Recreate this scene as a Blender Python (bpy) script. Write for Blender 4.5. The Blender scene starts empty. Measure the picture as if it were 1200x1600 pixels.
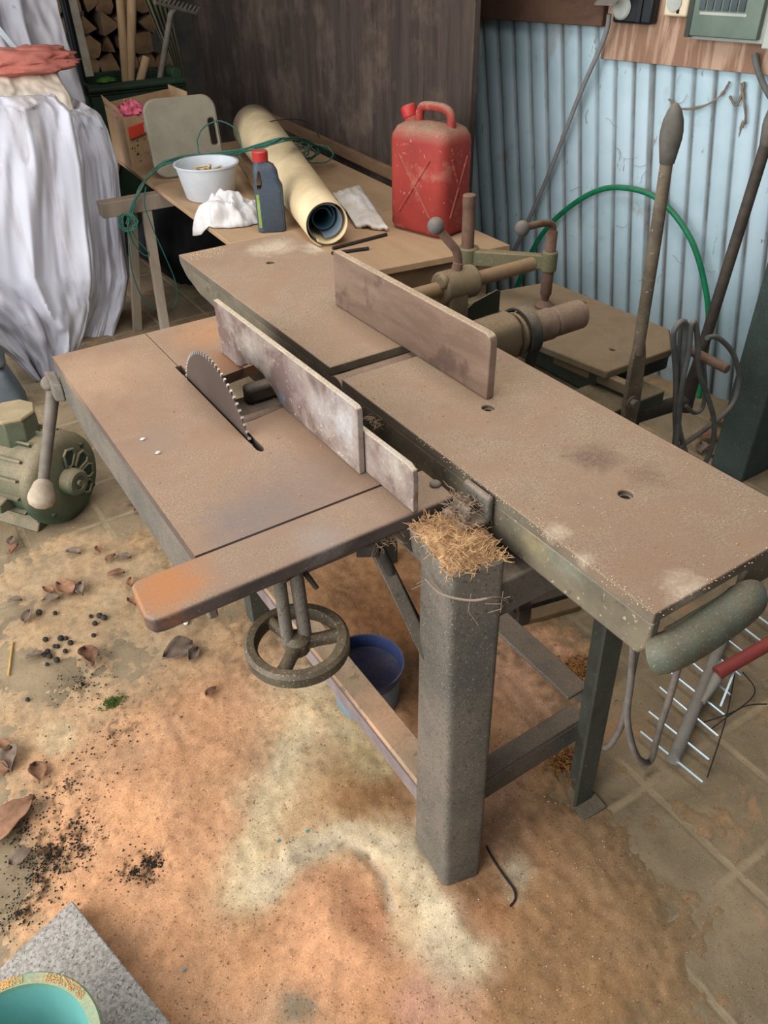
import bpy, bmesh, math, random
from mathutils import Vector, Matrix, noise as mnoise
random.seed(7)
PI = math.pi
scene = bpy.context.scene
col = scene.collection
V = Vector

# ------------------------------------------------------------------ camera model (1200 x 1600 frame)
FPX = 1224.36
CX = V((.83779908, -.33951394, .42757805))
CY = V((-.54571536, -.49641091, .6751081))
CZ = V((-.0169542, -.79894086, -.60117058))
HC = 1.55

def ray(px, py):
    d = V(((px - 600) / FPX, (py - 800) / FPX, 1.0))
    return V((CX.dot(d), CY.dot(d), CZ.dot(d)))
def on_z(px, py, z):
    d = ray(px, py); return V((0, 0, HC)) + d * ((z - HC) / d.z)
def on_x(px, py, x):
    d = ray(px, py); return V((0, 0, HC)) + d * (x / d.x)
def on_y(px, py, y):
    d = ray(px, py); return V((0, 0, HC)) + d * (y / d.y)

# ------------------------------------------------------------------ colours and materials
def lin(c):
    return tuple(((v / 255) / 12.92 if v / 255 <= .04045 else ((v / 255 + .055) / 1.055) ** 2.4) for v in c[:3]) + (1.0,)

class NT:
    def __init__(s, name):
        s.m = bpy.data.materials.new(name); s.m.use_nodes = True
        s.t = s.m.node_tree; s.n = s.t.nodes; s.l = s.t.links
        s.b = s.n['Principled BSDF']
        tc = s.n.new('ShaderNodeTexCoord'); s.co = tc.outputs['Object']
    def lk(s, a, b): s.l.new(a, b)
    def noise(s, scale, detail=5, rough=.6, dist=0, co=None, stretch=None):
        n = s.n.new('ShaderNodeTexNoise'); n.inputs['Scale'].default_value = scale
        n.inputs['Detail'].default_value = detail; n.inputs['Roughness'].default_value = rough
        n.inputs['Distortion'].default_value = dist
        c = co or s.co
        if stretch:
            mp = s.n.new('ShaderNodeMapping'); mp.inputs['Scale'].default_value = stretch
            s.lk(c, mp.inputs['Vector']); c = mp.outputs[0]
        s.lk(c, n.inputs['Vector']); return n.outputs['Fac']
    def mrange(s, x, a, b, c=0., d=1.):
        n = s.n.new('ShaderNodeMapRange'); n.clamp = True
        for i, v in zip(range(1, 5), (a, b, c, d)): n.inputs[i].default_value = v
        s.lk(x, n.inputs[0]); return n.outputs[0]
    def math(s, op, a, b=None):
        n = s.n.new('ShaderNodeMath'); n.operation = op
        for i, v in enumerate((a, b)):
            if v is None: continue
            if isinstance(v, (int, float)): n.inputs[i].default_value = v
            else: s.lk(v, n.inputs[i])
        return n.outputs[0]
    def mix(s, f, a, b, mode='MIX'):
        n = s.n.new('ShaderNodeMix'); n.data_type = 'RGBA'; n.blend_type = mode
        if isinstance(f, (int, float)): n.inputs[0].default_value = f
        else: s.lk(f, n.inputs[0])
        for i, v in ((6, a), (7, b)):
            if isinstance(v, tuple): n.inputs[i].default_value = v
            else: s.lk(v, n.inputs[i])
        return n.outputs[2]
    def bump(s, h, strength, dist=.003):
        n = s.n.new('ShaderNodeBump'); n.inputs['Strength'].default_value = strength
        n.inputs['Distance'].default_value = dist
        s.lk(h, n.inputs['Height']); s.lk(n.outputs[0], s.b.inputs['Normal'])

DUST = (164, 140, 116)
MATS = {}
def mat(name, base, base2=None, nscale=9, rough=.75, metal=0., dust=0., dustcol=DUST, up=(.35, .9), speck=None, speckamt=.64,
        speckscale=260, bump=.15, bscale=90, blobs=(), stretch=None, trans=0., spec=.3, org=(.6, 1.06, 0), dust2=None, contrast=(.38, .62), dark=None, darkamt=.62, darkscale=35):
    s = NT(name)
    base2 = base2 or tuple(max(0, int(v * .78)) for v in base)
    c = s.mix(s.mrange(s.noise(nscale, 7, .65, .3, stretch=stretch), *contrast), lin(base), lin(base2))
    if dark: c = s.mix(s.math('MULTIPLY', s.mrange(s.noise(darkscale, 4, .6), darkamt, darkamt + .08), .75), c, lin(dark))
    if dust > 0:
        g = s.n.new('ShaderNodeNewGeometry'); sx = s.n.new('ShaderNodeSeparateXYZ'); s.lk(g.outputs['Normal'], sx.inputs[0])
        u = s.mrange(sx.outputs['Z'], *up)
        patch = s.mrange(s.noise(14, 6, .7), .28, .62, max(0, dust - .45), min(1, dust + .2))
        fine = s.mix(s.mrange(s.noise(320, 3, .7), .35, .65), lin(dustcol), lin(tuple(int(v * .72) for v in dustcol)))
        if dust2: fine = s.mix(s.mrange(s.noise(7, 7, .72, .4), .40, .62), fine, lin(dust2))
        c = s.mix(s.math('MULTIPLY', u, patch), c, fine)
    for (p, r, cc, amt) in blobs:                      # stains and worn places with a shape of their own
        d = s.n.new('ShaderNodeVectorMath'); d.operation = 'DISTANCE'; s.lk(s.co, d.inputs[0]); d.inputs[1].default_value = V(p) - V(org)
        dd = s.math('ADD', d.outputs['Value'], s.math('MULTIPLY', s.math('SUBTRACT', s.noise(.9 / r, 8, .8, .6), .5), r * 2.6))
        k_ = s.math('MULTIPLY', s.mrange(dd, r * .25, r * 1.15, 1, 0), s.mrange(s.noise(150, 4, .75), .34, .60, .45, 1.0))
        c = s.mix(s.math('MULTIPLY', k_, amt), c, lin(cc))
    if speck:
        c = s.mix(s.mrange(s.noise(speckscale, 2, .5), speckamt, speckamt + .05), c, lin(speck))
    s.lk(c, s.b.inputs['Base Color'])
    s.b.inputs['Roughness'].default_value = rough; s.b.inputs['Metallic'].default_value = metal
    s.b.inputs['Specular IOR Level'].default_value = spec
    if trans: s.b.inputs['Transmission Weight'].default_value = trans
    if bump: s.bump(s.noise(bscale, 5, .7), bump, .0012 if bscale > 200 else .003)
    MATS[name] = s.m
    return s.m

# ------------------------------------------------------------------ mesh builder
class MB:
    def __init__(s): s.v = []; s.f = []
    def add(s, vs, fs):
        o = len(s.v); s.v += [V(v) for v in vs]; s.f += [tuple(i + o for i in f) for f in fs]; return s
    def box(s, lo, hi, M=None):
        x0, y0, z0 = lo; x1, y1, z1 = hi
        vs = [V(p) for p in ((x0,y0,z0),(x1,y0,z0),(x1,y1,z0),(x0,y1,z0),(x0,y0,z1),(x1,y0,z1),(x1,y1,z1),(x0,y1,z1))]
        if M: vs = [M @ v for v in vs]
        return s.add(vs, [(3,2,1,0),(4,5,6,7),(0,1,5,4),(1,2,6,5),(2,3,7,6),(3,0,4,7)])
    def hexa(s, bot, top):
        n = len(bot); vs = list(bot) + list(top)
        fs = [tuple(reversed(range(n))), tuple(range(n, 2 * n))] + [(i, (i + 1) % n, n + (i + 1) % n, n + i) for i in range(n)]
        return s.add(vs, fs)
    def prism(s, poly, d):
        return s.hexa([V(p) for p in poly], [V(p) + V(d) for p in poly])
    def tube(s, pts, r, n=12, closed=False, cap=True):
        pts = [V(p) for p in pts]; m = len(pts)
        rs = r if isinstance(r, (list, tuple)) else [r] * m
        vs = []; fs = []; ref = None
        for i in range(m):
            a = pts[(i - 1) % m] if (closed or i > 0) else pts[i]
            b = pts[(i + 1) % m] if (closed or i < m - 1) else pts[i]
            t = (b - a).normalized() if (b - a).length > 1e-9 else V((0, 0, 1))
            if ref is None: ref = t.orthogonal().normalized()
            ref = (ref - t * ref.dot(t)); ref = ref.normalized() if ref.length > 1e-6 else t.orthogonal().normalized()
            q = t.cross(ref)
            for k in range(n):
                an = 2 * PI * k / n
                vs.append(pts[i] + (ref * math.cos(an) + q * math.sin(an)) * rs[i])
        for i in range(m if closed else m - 1):
            for k in range(n):
                a, b = i * n + k, i * n + (k + 1) % n
                j = ((i + 1) % m) * n
                fs.append((a, b, j + (k + 1) % n, j + k))
        if cap and not closed:
            fs.append(tuple(reversed(range(n)))); fs.append(tuple((m - 1) * n + k for k in range(n)))
        return s.add(vs, fs)
    def cyl(s, a, b, r, r2=None, n=24): return s.tube([a, b], [r, r if r2 is None else r2], n)
    def lathe(s, prof, o, axis=(0, 0, 1), n=32, closed=False):
        ax = V(axis).normalized(); u = ax.orthogonal().normalized(); w = ax.cross(u); o = V(o)
        vs = []; m = len(prof)
        for (r, h) in prof:
            for k in range(n):
                an = 2 * PI * k / n; vs.append(o + ax * h + (u * math.cos(an) + w * math.sin(an)) * r)
        fs = [(i * n + k, i * n + (k + 1) % n, (i + 1) * n + (k + 1) % n, (i + 1) * n + k) for i in range(m - 1) for k in range(n)]
        if closed: fs += [((m - 1) * n + k, (m - 1) * n + (k + 1) % n, (k + 1) % n, k) for k in range(n)]
        else:
            if prof[0][0] > 1e-5: fs.append(tuple(reversed(range(n))))
            if prof[-1][0] > 1e-5: fs.append(tuple((m - 1) * n + k for k in range(n)))
        return s.add(vs, fs)
    def ball(s, c, r, sc=(1, 1, 1), n=16, M=None):
        vs = []; fs = []; h = n // 2; c = V(c)
        for i in range(h + 1):
            t = PI * i / h
            for k in range(n):
                p = 2 * PI * k / n
                v = V((math.sin(t) * math.cos(p) * sc[0], math.sin(t) * math.sin(p) * sc[1], math.cos(t) * sc[2])) * r
                vs.append(c + (M @ v if M else v))
        for i in range(h):
            for k in range(n):
                fs.append((i * n + k, (i + 1) * n + k, (i + 1) * n + (k + 1) % n, i * n + (k + 1) % n))
        return s.add(vs, fs)
    def grid(s, P, nu, nv, closed=False):
        vs = [P(i, j) for j in range(nv) for i in range(nu)]
        fs = [(j * nu + i, j * nu + (i + 1) % nu, (j + 1) * nu + (i + 1) % nu, (j + 1) * nu + i) for j in range(nv - 1) for i in range(nu if closed else nu - 1)]
        return s.add(vs, fs)
    def mesh(s, name, off=V((0, 0, 0))):
        me = bpy.data.meshes.new(name)
        bm = bmesh.new()
        bv = [bm.verts.new(v - off) for v in s.v]
        for f in s.f:
            try: bm.faces.new([bv[i] for i in f])
            except ValueError: pass
        bmesh.ops.remove_doubles(bm, verts=bm.verts, dist=1e-5)
        bmesh.ops.recalc_face_normals(bm, faces=bm.faces)
        bm.to_mesh(me); bm.free()
        return me
    def build(s, name, m, parent=None, bevel=0, seg=2, smooth=True, angle=38, solid=0, subd=0, loc=None):
        off = wpos(parent) if parent else (V(loc) if loc is not None else V((0, 0, 0)))
        me = s.mesh(name, off)
        me.materials.append(m if not isinstance(m, str) else MATS[m])
        o = bpy.data.objects.new(name, me); col.objects.link(o)
        if parent: o.parent = parent
        elif loc is not None: o.location = off
        if smooth:
            for p in me.polygons: p.use_smooth = True
            me.set_sharp_from_angle(angle=math.radians(angle))
        if solid:
            md = o.modifiers.new('thickness', 'SOLIDIFY'); md.thickness = solid; md.offset = 0
        if bevel:
            md = o.modifiers.new('edges', 'BEVEL'); md.width = bevel; md.segments = seg; md.limit_method = 'ANGLE'; md.angle_limit = math.radians(35)
            md.harden_normals = False
        if subd:
            md = o.modifiers.new('smooth', 'SUBSURF'); md.levels = subd; md.render_levels = subd
        return o

def wpos(o):
    p = V((0, 0, 0))
    while o is not None: p = p + o.location; o = o.parent
    return p
def tag(o, label=None, cat=None, group=None, kind=None):
    if label: o['label'] = label
    if cat: o['category'] = cat
    if group: o['group'] = group
    if kind: o['kind'] = kind
    return o
def thing(name, loc, label, cat, group=None):
    o = bpy.data.objects.new(name, None); o.empty_display_size = .05; col.objects.link(o); o.location = V(loc)
    return tag(o, label, cat, group)
def smoothpath(pts, k=6):
    pts = [V(p) for p in pts]; out = []
    for i in range(len(pts) - 1):
        p0 = pts[max(0, i - 1)]; p1 = pts[i]; p2 = pts[i + 1]; p3 = pts[min(len(pts) - 1, i + 2)]
        for j in range(k):
            t = j / k
            out.append(.5 * ((2 * p1) + (p2 - p0) * t + (2 * p0 - 5 * p1 + 4 * p2 - p3) * t * t + (3 * p1 - p0 - 3 * p2 + p3) * t ** 3))
    out.append(pts[-1]); return out
def cut(o, cutters, bevel=0):
    """cut real holes: the cutters are builders, used and thrown away"""
    tmp = []
    mods = [(m.type, m.width) for m in o.modifiers if m.type == 'BEVEL']
    for m in list(o.modifiers): o.modifiers.remove(m)
    for c in cutters:
        k = bpy.data.objects.new('cutter', c.mesh('cutter', wpos(o))); col.objects.link(k)
        k.location = wpos(o); md = o.modifiers.new('cut', 'BOOLEAN'); md.object = k; md.operation = 'DIFFERENCE'; md.solver = 'EXACT'; tmp.append(k)
    bpy.context.view_layer.update()
    dg = bpy.context.evaluated_depsgraph_get()
    me = bpy.data.meshes.new_from_object(o.evaluated_get(dg))
    for m in list(o.modifiers): o.modifiers.remove(m)
    o.data = me
    for k in tmp:
        d = k.data; bpy.data.objects.remove(k); bpy.data.meshes.remove(d)
    for p in me.polygons: p.use_smooth = True
    me.set_sharp_from_angle(angle=math.radians(35))
    if mods:
        md = o.modifiers.new('edges', 'BEVEL'); md.width = mods[0][1]; md.segments = 2; md.limit_method = 'ANGLE'; md.angle_limit = math.radians(40)
def fbm(p, o=4): return mnoise.fractal(V(p), .9, 2.1, o)
def sm(a, b, x):
    t = min(1, max(0, (x - a) / (b - a))) if a != b else float(x > a)
    return t * t * (3 - 2 * t)
#@@MATERIALS
SAWD = (184, 146, 108)
mat('bed_steel', (104, 96, 80), (88, 78, 66), dust=1.3, dustcol=(164, 139, 114), dust2=(140, 113, 91), speck=(206, 184, 156), speckamt=.72, rough=.75, bump=.1, bscale=260, dark=(104, 84, 68), darkamt=.66, darkscale=24,
    blobs=[(on_z(930, 712, .842), .05, (92, 72, 62), .8), (on_z(1010, 740, .842), .045, (110, 84, 70), .6), (on_z(650, 900, .842), .1, (182, 158, 132), .3), (on_z(1000, 880, .842), .14, (134, 104, 84), .6),
           (on_z(872, 828, .842), .022, (204, 188, 164), .55), (on_z(912, 872, .842), .016, (204, 188, 164), .5), (on_z(1080, 925, .842), .04, (204, 190, 168), .55), (on_z(430, 385, .842), .07, (190, 174, 152), .8), (on_z(500, 385, .842), .05, (196, 182, 160), .8)])
mat('saw_steel', (98, 82, 72), (84, 70, 64), dust=1.3, dustcol=(164, 136, 110), dust2=(138, 109, 87), speck=(214, 192, 164), speckamt=.72, rough=.62, bump=.08, bscale=260, dark=(118, 92, 72), darkamt=.68, darkscale=20,
    blobs=[(on_z(480, 770, .80), .13, (118, 100, 92), .85), (on_z(385, 815, .80), .085, (112, 102, 98), .9), (on_z(240, 690, .80), .05, (130, 114, 104), .5), (on_z(330, 520, .80), .09, (176, 124, 82), .6),
           (on_z(385, 560, .80), .08, (160, 102, 60), .75), (on_z(150, 590, .80), .13, (178, 142, 112), .5)])
mat('bar_steel', (84, 72, 68), (68, 58, 56), dust=1.3, dustcol=(162, 136, 110), dust2=(136, 110, 92), speck=(206, 184, 156), speckamt=.73, rough=.62, bump=.08, bscale=260, dark=(116, 92, 74), darkamt=.68, darkscale=24,
    blobs=[(on_z(265, 905, .80), .07, (166, 106, 60), .85), (on_z(243, 925, .80), .055, (166, 106, 60), .85), (on_z(500, 845, .80), .05, (140, 130, 122), .6)])
mat('fence_steel', (108, 86, 72), (128, 106, 90), nscale=14, dust=.9, dustcol=(184, 160, 132), rough=.6, bump=.08, bscale=300, speck=(158, 138, 120), speckamt=.70, stretch=(1, .35, 1.6), metal=.05, dark=(88, 68, 60), darkamt=.62, darkscale=10)
mat('rip_fence', (142, 128, 118), (106, 86, 80), nscale=14, dust=1, dustcol=(208, 188, 160), rough=.55, bump=.15, bscale=200, contrast=(.42, .58), speck=(186, 174, 164), speckamt=.68, speckscale=150,
    blobs=[(on_x(390, 545, .555), .04, (190, 180, 166), .7), (on_x(535, 660, .555), .05, (182, 182, 182), .75), (on_x(500, 640, .555), .04, (170, 166, 164), .6), (on_x(440, 622, .555), .018, (98, 126, 140), .6), (on_x(460, 600, .555), .05, (112, 92, 90), .7), (on_x(610, 720, .565), .05, (176, 166, 154), .7)])
mat('paint_grey', (110, 102, 92), (86, 84, 78), nscale=7, dust=.6, rough=.6, bump=.12, bscale=120, speck=(150, 130, 110), speckamt=.62, speckscale=330, dark=(66, 62, 56), darkamt=.57, darkscale=140)
mat('paint_grey_green', (112, 102, 84), (90, 84, 70), nscale=10, dust=.6, rough=.6, bump=.22, bscale=120, speck=(160, 140, 116), speckamt=.66, speckscale=120, dark=(78, 70, 58), darkamt=.60, darkscale=28,
    blobs=[(on_x(880, 845, .67), .06, (140, 146, 128), .6), (on_x(835, 850, .67), .03, (150, 136, 96), .6)])
mat('paint_green', (90, 92, 68), (98, 90, 66), nscale=12, dust=.75, dustcol=(142, 122, 88), rough=.65, bump=.2, speck=(140, 130, 100))
mat('paint_dark_green', (46, 54, 44), (60, 62, 48), nscale=12, dust=.7, dustcol=(128, 108, 80), rough=.7, bump=.2)
mat('rib_green', (86, 94, 80), (88, 72, 56), nscale=9, dust=.1, rough=.6, bump=.15, bscale=150, speck=(112, 126, 110), speckamt=.63, speckscale=300, dark=(90, 66, 50), darkamt=.58, darkscale=25)
mat('cast_dusty', (116, 100, 76), (98, 86, 66), dust=.7, dustcol=(146, 122, 94), rough=.8, bump=.25, bscale=150)
mat('rust', (108, 82, 66), (84, 62, 52), nscale=20, dust=.5, dustcol=(146, 120, 96), rough=.85, bump=.25, bscale=200)
mat('rod_steel', (134, 110, 80), (112, 90, 66), dust=.6, dustcol=(156, 126, 92), rough=.5, bump=.08)
mat('knob_grey', (98, 92, 88), (82, 76, 72), nscale=25, dust=.3, rough=.8, bump=.15)
mat('knob_dark', (96, 92, 84), (78, 76, 70), nscale=25, dust=.2, rough=.8, bump=.25, bscale=300)
mat('knob_pale', (176, 160, 140), (150, 134, 116), nscale=25, dust=.3, rough=.85)
mat('dark_iron', (70, 62, 54), (52, 46, 42), nscale=18, dust=.35, dustcol=(140, 118, 96), rough=.7, bump=.25, bscale=160)
mat('wheel_iron', (92, 84, 68), (70, 62, 52), nscale=20, dust=.55, dustcol=(138, 118, 92), rough=.55, bump=.2, bscale=200, speck=(160, 140, 116))
mat('blade_steel', (76, 63, 56), (64, 52, 47), nscale=6, rough=.5, metal=.0, bump=.02, spec=.5)
mat('tooth_carbide', (176, 168, 160), (150, 142, 134), rough=.4, metal=.4, bump=0)
mat('shaft', (118, 98, 82), (96, 78, 66), nscale=18, dust=.75, dustcol=(150, 124, 102), rough=.6, bump=.35, bscale=160)
mat('rubber_belt', (44, 44, 42), (62, 60, 54), nscale=20, dust=.35, rough=.8, bump=.1)
mat('void_dark', (34, 28, 24), (26, 22, 20), rough=.95, bump=0)
mat('lint', (164, 140, 116), (128, 108, 90), rough=1, bump=.2, spec=0)
mat('shavings', (194, 156, 116), (150, 116, 84), nscale=30, rough=1, bump=.4, bscale=300, spec=0)
mat('shavings_pale', (226, 200, 166), (204, 176, 140), rough=1, bump=0, spec=0)
mat('chips', (172, 124, 78), (122, 82, 48), nscale=35, rough=1, bump=.4, bscale=300, spec=0)
mat('rail_wood', (178, 154, 126), (146, 118, 92), nscale=12, stretch=(1, .2, 1), dust=.3, dustcol=(200, 172, 140), rough=.9, bump=.3, blobs=[((.58, .92, .19), .09, (206, 160, 126), .9)], dark=(108, 84, 62), darkamt=.58, darkscale=30)
mat('rail_side', (138, 124, 122), (118, 106, 104), nscale=20, rough=.7, bump=.15)

mat('plywood', (178, 146, 112), (152, 122, 92), nscale=6, dust=.35, dustcol=(190, 158, 124), rough=.85, bump=.15, speck=(216, 190, 160), speckamt=.7, stretch=(1, .3, 1))
mat('wood_grey', (150, 136, 120), (128, 114, 98), nscale=8, stretch=(1, 1, .15), dust=.4, rough=.9, bump=.2, blobs=[((-.1, 0, .6), .0001, (0, 0, 0), 0)])
mat('wood_old', (128, 100, 76), (100, 78, 58), nscale=10, stretch=(1, .25, 1), rough=.9, bump=.2)
mat('wood_handle', (170, 142, 108), (140, 112, 82), nscale=10, stretch=(1, 1, .1), rough=.8, bump=.1)
mat('wood_white', (206, 200, 186), (184, 172, 152), nscale=14, rough=.8, bump=.15, dark=(120, 96, 70), darkamt=.66)
mat('bark', (92, 74, 58), (70, 56, 44), nscale=15, rough=.95, bump=.5, bscale=60)
mat('log_end', (128, 100, 72), (98, 76, 56), nscale=8, rough=.95, bump=.2)
mat('can_red', (148, 56, 48), (132, 50, 45), nscale=6, dust=.95, dustcol=(158, 130, 108), up=(.15, .8), rough=.6, bump=.04, spec=.2, speck=(170, 104, 92), speckamt=.66, speckscale=70, dark=(160, 92, 78), darkamt=.58, darkscale=9)
mat('lint_pale', (196, 158, 140), (176, 128, 112), rough=1, bump=0, spec=0)
mat('cap_red', (172, 44, 42), (156, 40, 38), dust=.2, rough=.45, bump=0)
mat('bottle_grey', (66, 76, 88), (58, 68, 80), rough=.5, dust=.3, bump=.03, speck=(90, 98, 106))
mat('bottle_label', (120, 150, 60), (150, 170, 100), rough=.5, bump=0)
mat('tub_plastic', (196, 200, 204), (184, 188, 194), rough=.5, bump=.02, dust=.1)
mat('peg_wood', (206, 184, 146), (180, 158, 118), rough=.8, bump=.05)
mat('rag_white', (208, 204, 202), (188, 182, 180), nscale=10, rough=.95, bump=.2, bscale=250)
mat('packet', (224, 222, 222), (204, 194, 182), nscale=8, rough=.6, bump=.15, dust=.3, dustcol=(196, 176, 150))
mat('roll_cream', (216, 196, 158), (202, 180, 142), nscale=4, dust=.3, dustcol=(196, 168, 130), rough=.6, bump=.05, dark=(176, 150, 112), darkamt=.68, darkscale=12)
mat('roll_inner', (112, 124, 134), (94, 108, 120), nscale=5, rough=.55, bump=.03)
mat('roll_blue', (60, 92, 108), (44, 72, 88), nscale=5, rough=.5, bump=.03)
mat('seat_grey', (136, 130, 114), (124, 118, 102), nscale=8, dust=.4, rough=.8, bump=.2, bscale=300, speck=(160, 152, 134), speckamt=.7)
mat('cardboard', (190, 158, 124), (172, 140, 106), nscale=6, rough=.9, bump=.05)
mat('print_dark', (60, 50, 44), rough=.9, bump=0)
mat('pink', (216, 108, 130), (196, 90, 112), nscale=30, rough=.7, bump=.2)
mat('packet_red', (216, 76, 52), (200, 60, 44), nscale=20, rough=.6, bump=.05)
mat('label_white', (210, 214, 220), rough=.7, bump=0)
mat('cord_green', (34, 96, 82), (28, 80, 68), nscale=40, rough=.6, bump=.1, dust=.25)
mat('hose_green', (20, 128, 84), (16, 104, 70), nscale=12, rough=.45, bump=.05, dust=.55, dustcol=(110, 136, 108))
mat('bin_green', (40, 60, 42), (34, 50, 38), nscale=8, dust=.4, dustcol=(70, 80, 56), rough=.6, bump=.08)
mat('leaf_green', (84, 124, 52), (64, 104, 40), rough=.7, bump=.1)
mat('iron_grey', (112, 106, 96), (92, 84, 74), nscale=20, rough=.7, bump=.2, dust=.2)
mat('sheet_white', (196, 196, 206), (158, 150, 150), nscale=10, stretch=(1, 1, .12), contrast=(.50, .72), rough=.9, bump=.08, bscale=200, dust=.35, dustcol=(196, 176, 156), up=(.3, .8), dark=(176, 150, 124), darkamt=.70, darkscale=14, speck=(150, 130, 112), speckamt=.76, speckscale=50)  # vertically stretched second tone paints fold shading into the cloth colour
mat('sheet_cream', (222, 208, 190), (206, 192, 174), nscale=4, rough=.9, bump=.1, dark=(176, 140, 96), darkamt=.68, darkscale=20)
mat('sheet_paint', (188, 184, 188), (172, 170, 178), nscale=4, rough=.85, bump=.1, dark=(84, 136, 136), darkamt=.70, darkscale=9)
mat('cloth_pink', (198, 124, 108), (180, 104, 92), nscale=8, rough=.95, bump=.2)
mat('alloy', (196, 204, 208), (170, 178, 184), rough=.35, metal=.5, bump=.03)
mat('tarp_blue', (104, 110, 114), (84, 92, 98), nscale=6, rough=.7, bump=.15, dust=.3, dustcol=(130, 128, 120))
mat('filler_black', (22, 24, 30), (16, 18, 22), rough=.6, bump=.1)  # near-black for the lumps that stand for shade under the bench
mat('motor_green', (58, 76, 58), (50, 66, 52), nscale=8, dust=1, dustcol=(150, 134, 106), up=(-.25, .55), rough=.6, bump=.1, speck=(110, 116, 92), speckamt=.68)
mat('motor_dust', (166, 148, 116), (148, 130, 100), rough=.95, bump=.2)
mat('motor_dark', (38, 52, 42), (30, 42, 36), rough=.7, dust=.3)
mat('bucket_blue', (66, 78, 122), (56, 66, 106), nscale=8, rough=.5, dust=.3, bump=.05)
mat('bucket_grey_blue', (120, 136, 146), (104, 120, 130), nscale=8, rough=.6, dust=.2, bump=.08)
mat('bucket_muck', (44, 42, 34), (28, 27, 22), nscale=30, rough=.95, bump=.5)
mat('basin_teal', (100, 158, 150), (88, 142, 138), nscale=5, rough=.45, bump=.03)
mat('basin_rim', (120, 160, 136), (104, 146, 124), nscale=10, dust=.4, dustcol=(206, 164, 112), rough=.6, bump=.1)
mat('granite', (172, 164, 154), (136, 128, 120), nscale=170, rough=.65, bump=.04, contrast=(.42, .58), speck=(96, 90, 84), speckamt=.60, speckscale=230)
mat('tine', (196, 214, 224), (176, 196, 206), rough=.35, metal=.5, bump=0)
mat('rake_grey', (134, 132, 126), (116, 112, 104), nscale=20, rough=.6, bump=.08, dust=.3)
mat('rake_red', (140, 62, 56), (122, 54, 50), rough=.6, bump=.1, stretch=(1, .2, 1))
mat('cable_grey', (112, 104, 96), (92, 86, 80), nscale=30, rough=.7, dust=.3, bump=.05)
mat('conduit_grey', (138, 138, 138), (120, 118, 116), rough=.6, dust=.3, bump=.03)
mat('cable_slate', (104, 106, 102), (84, 86, 84), nscale=15, rough=.65, dust=.5, bump=.05)
mat('wire_dark', (50, 44, 40), rough=.8, bump=0)
mat('post_green', (62, 74, 70), (52, 62, 58), nscale=8, rough=.7, bump=.15, dust=.3, speck=(100, 100, 88))
mat('switch_black', (28, 32, 36), (20, 24, 28), rough=.4, bump=0, dust=.2)
mat('plastic_cream', (222, 206, 178), (208, 192, 162), rough=.5, bump=.02, dust=.3)
mat('plastic_grey', (176, 180, 172), (160, 164, 156), rough=.55, bump=.02, dust=.3)
mat('tin_grey', (128, 120, 110), (110, 104, 96), rough=.6, bump=.05)
mat('box_window', (92, 108, 92), (80, 96, 82), rough=.25, bump=0, spec=.5, dust=.2)
mat('box_dark', (58, 66, 58), (50, 58, 50), rough=.6, bump=0)
mat('breaker', (70, 80, 84), (56, 64, 68), rough=.5, bump=0)
mat('beam_wood', (104, 78, 62), (82, 60, 50), nscale=7, stretch=(4, .3, 1), rough=.9, bump=.2)
mat('board_wood', (182, 152, 130), (140, 108, 88), nscale=7, stretch=(.4, 2.2, .18), rough=.85, bump=.1, contrast=(.46, .54))
mat('leaf_brown', (146, 106, 80), (110, 78, 58), nscale=25, rough=.9, bump=.3)
mat('leaf_grey', (128, 108, 92), (98, 82, 70), nscale=25, rough=.9, bump=.3)
mat('pellet', (62, 54, 48), (46, 40, 36), rough=.9, bump=.2)
mat('soil', (46, 38, 30), (34, 28, 22), rough=1, bump=.4)
mat('straw', (206, 164, 92), (184, 140, 74), rough=.8, bump=0)
mat('moss', (92, 112, 52), (70, 92, 38), nscale=60, rough=1, bump=.3)
mat('pebble', (206, 204, 196), (180, 176, 168), rough=.8, bump=.1)
mat('cobweb', (140, 124, 110), (112, 98, 86), rough=1, bump=0, spec=0)
#@@SHELL
# ------------------------------------------------------------------ floor: square tiles, dusty
TX, TY = (1.027, .237), (.32, .2365)
s = NT('tile_floor')
sx = s.n.new('ShaderNodeSeparateXYZ'); s.lk(s.co, sx.inputs[0])
wob = s.math('MULTIPLY', s.math('SUBTRACT', s.noise(6, 3, .6), .5), .012)
def joint(o, org, pitch):
    f = s.math('FRACT', s.math('DIVIDE', s.math('ADD', s.math('SUBTRACT', o, org - 40 * pitch), wob), pitch))
    return s.math('MULTIPLY', s.math('ABSOLUTE', s.math('SUBTRACT', f, .5)), 2.0)     # 1 at joint
jx, jy = joint(sx.outputs['X'], *TX), joint(sx.outputs['Y'], *TY)
j = s.mrange(s.math('MAXIMUM', jx, jy), .90, .96)
c = s.mix(s.mrange(s.noise(5, 8, .7, .4), .36, .64), lin((150, 130, 102)), lin((116, 100, 78)))
c = s.mix(s.mrange(s.noise(3.1, 6, .7, .5), .56, .68), c, lin((176, 132, 92)))
c = s.mix(s.mrange(s.noise(11, 5, .7), .60, .70), c, lin((104, 92, 72)))
c = s.mix(s.math('MULTIPLY', j, s.mrange(s.noise(5, 4, .7), .40, .62, .0, .75)), c, lin((168, 146, 116)))
c = s.mix(s.mrange(s.noise(420, 2, .6), .64, .7), c, lin((196, 168, 134)))
c = s.mix(s.mrange(s.noise(190, 2, .6), .66, .7), c, lin((84, 70, 54)))
s.lk(c, s.b.inputs['Base Color']); s.b.inputs['Roughness'].default_value = .85; s.b.inputs['Specular IOR Level'].default_value = .25
h = s.math('SUBTRACT', s.math('MULTIPLY', s.noise(60, 6, .7), .6), s.math('MULTIPLY', j, .5))
s.bump(h, .5, .006)
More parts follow.
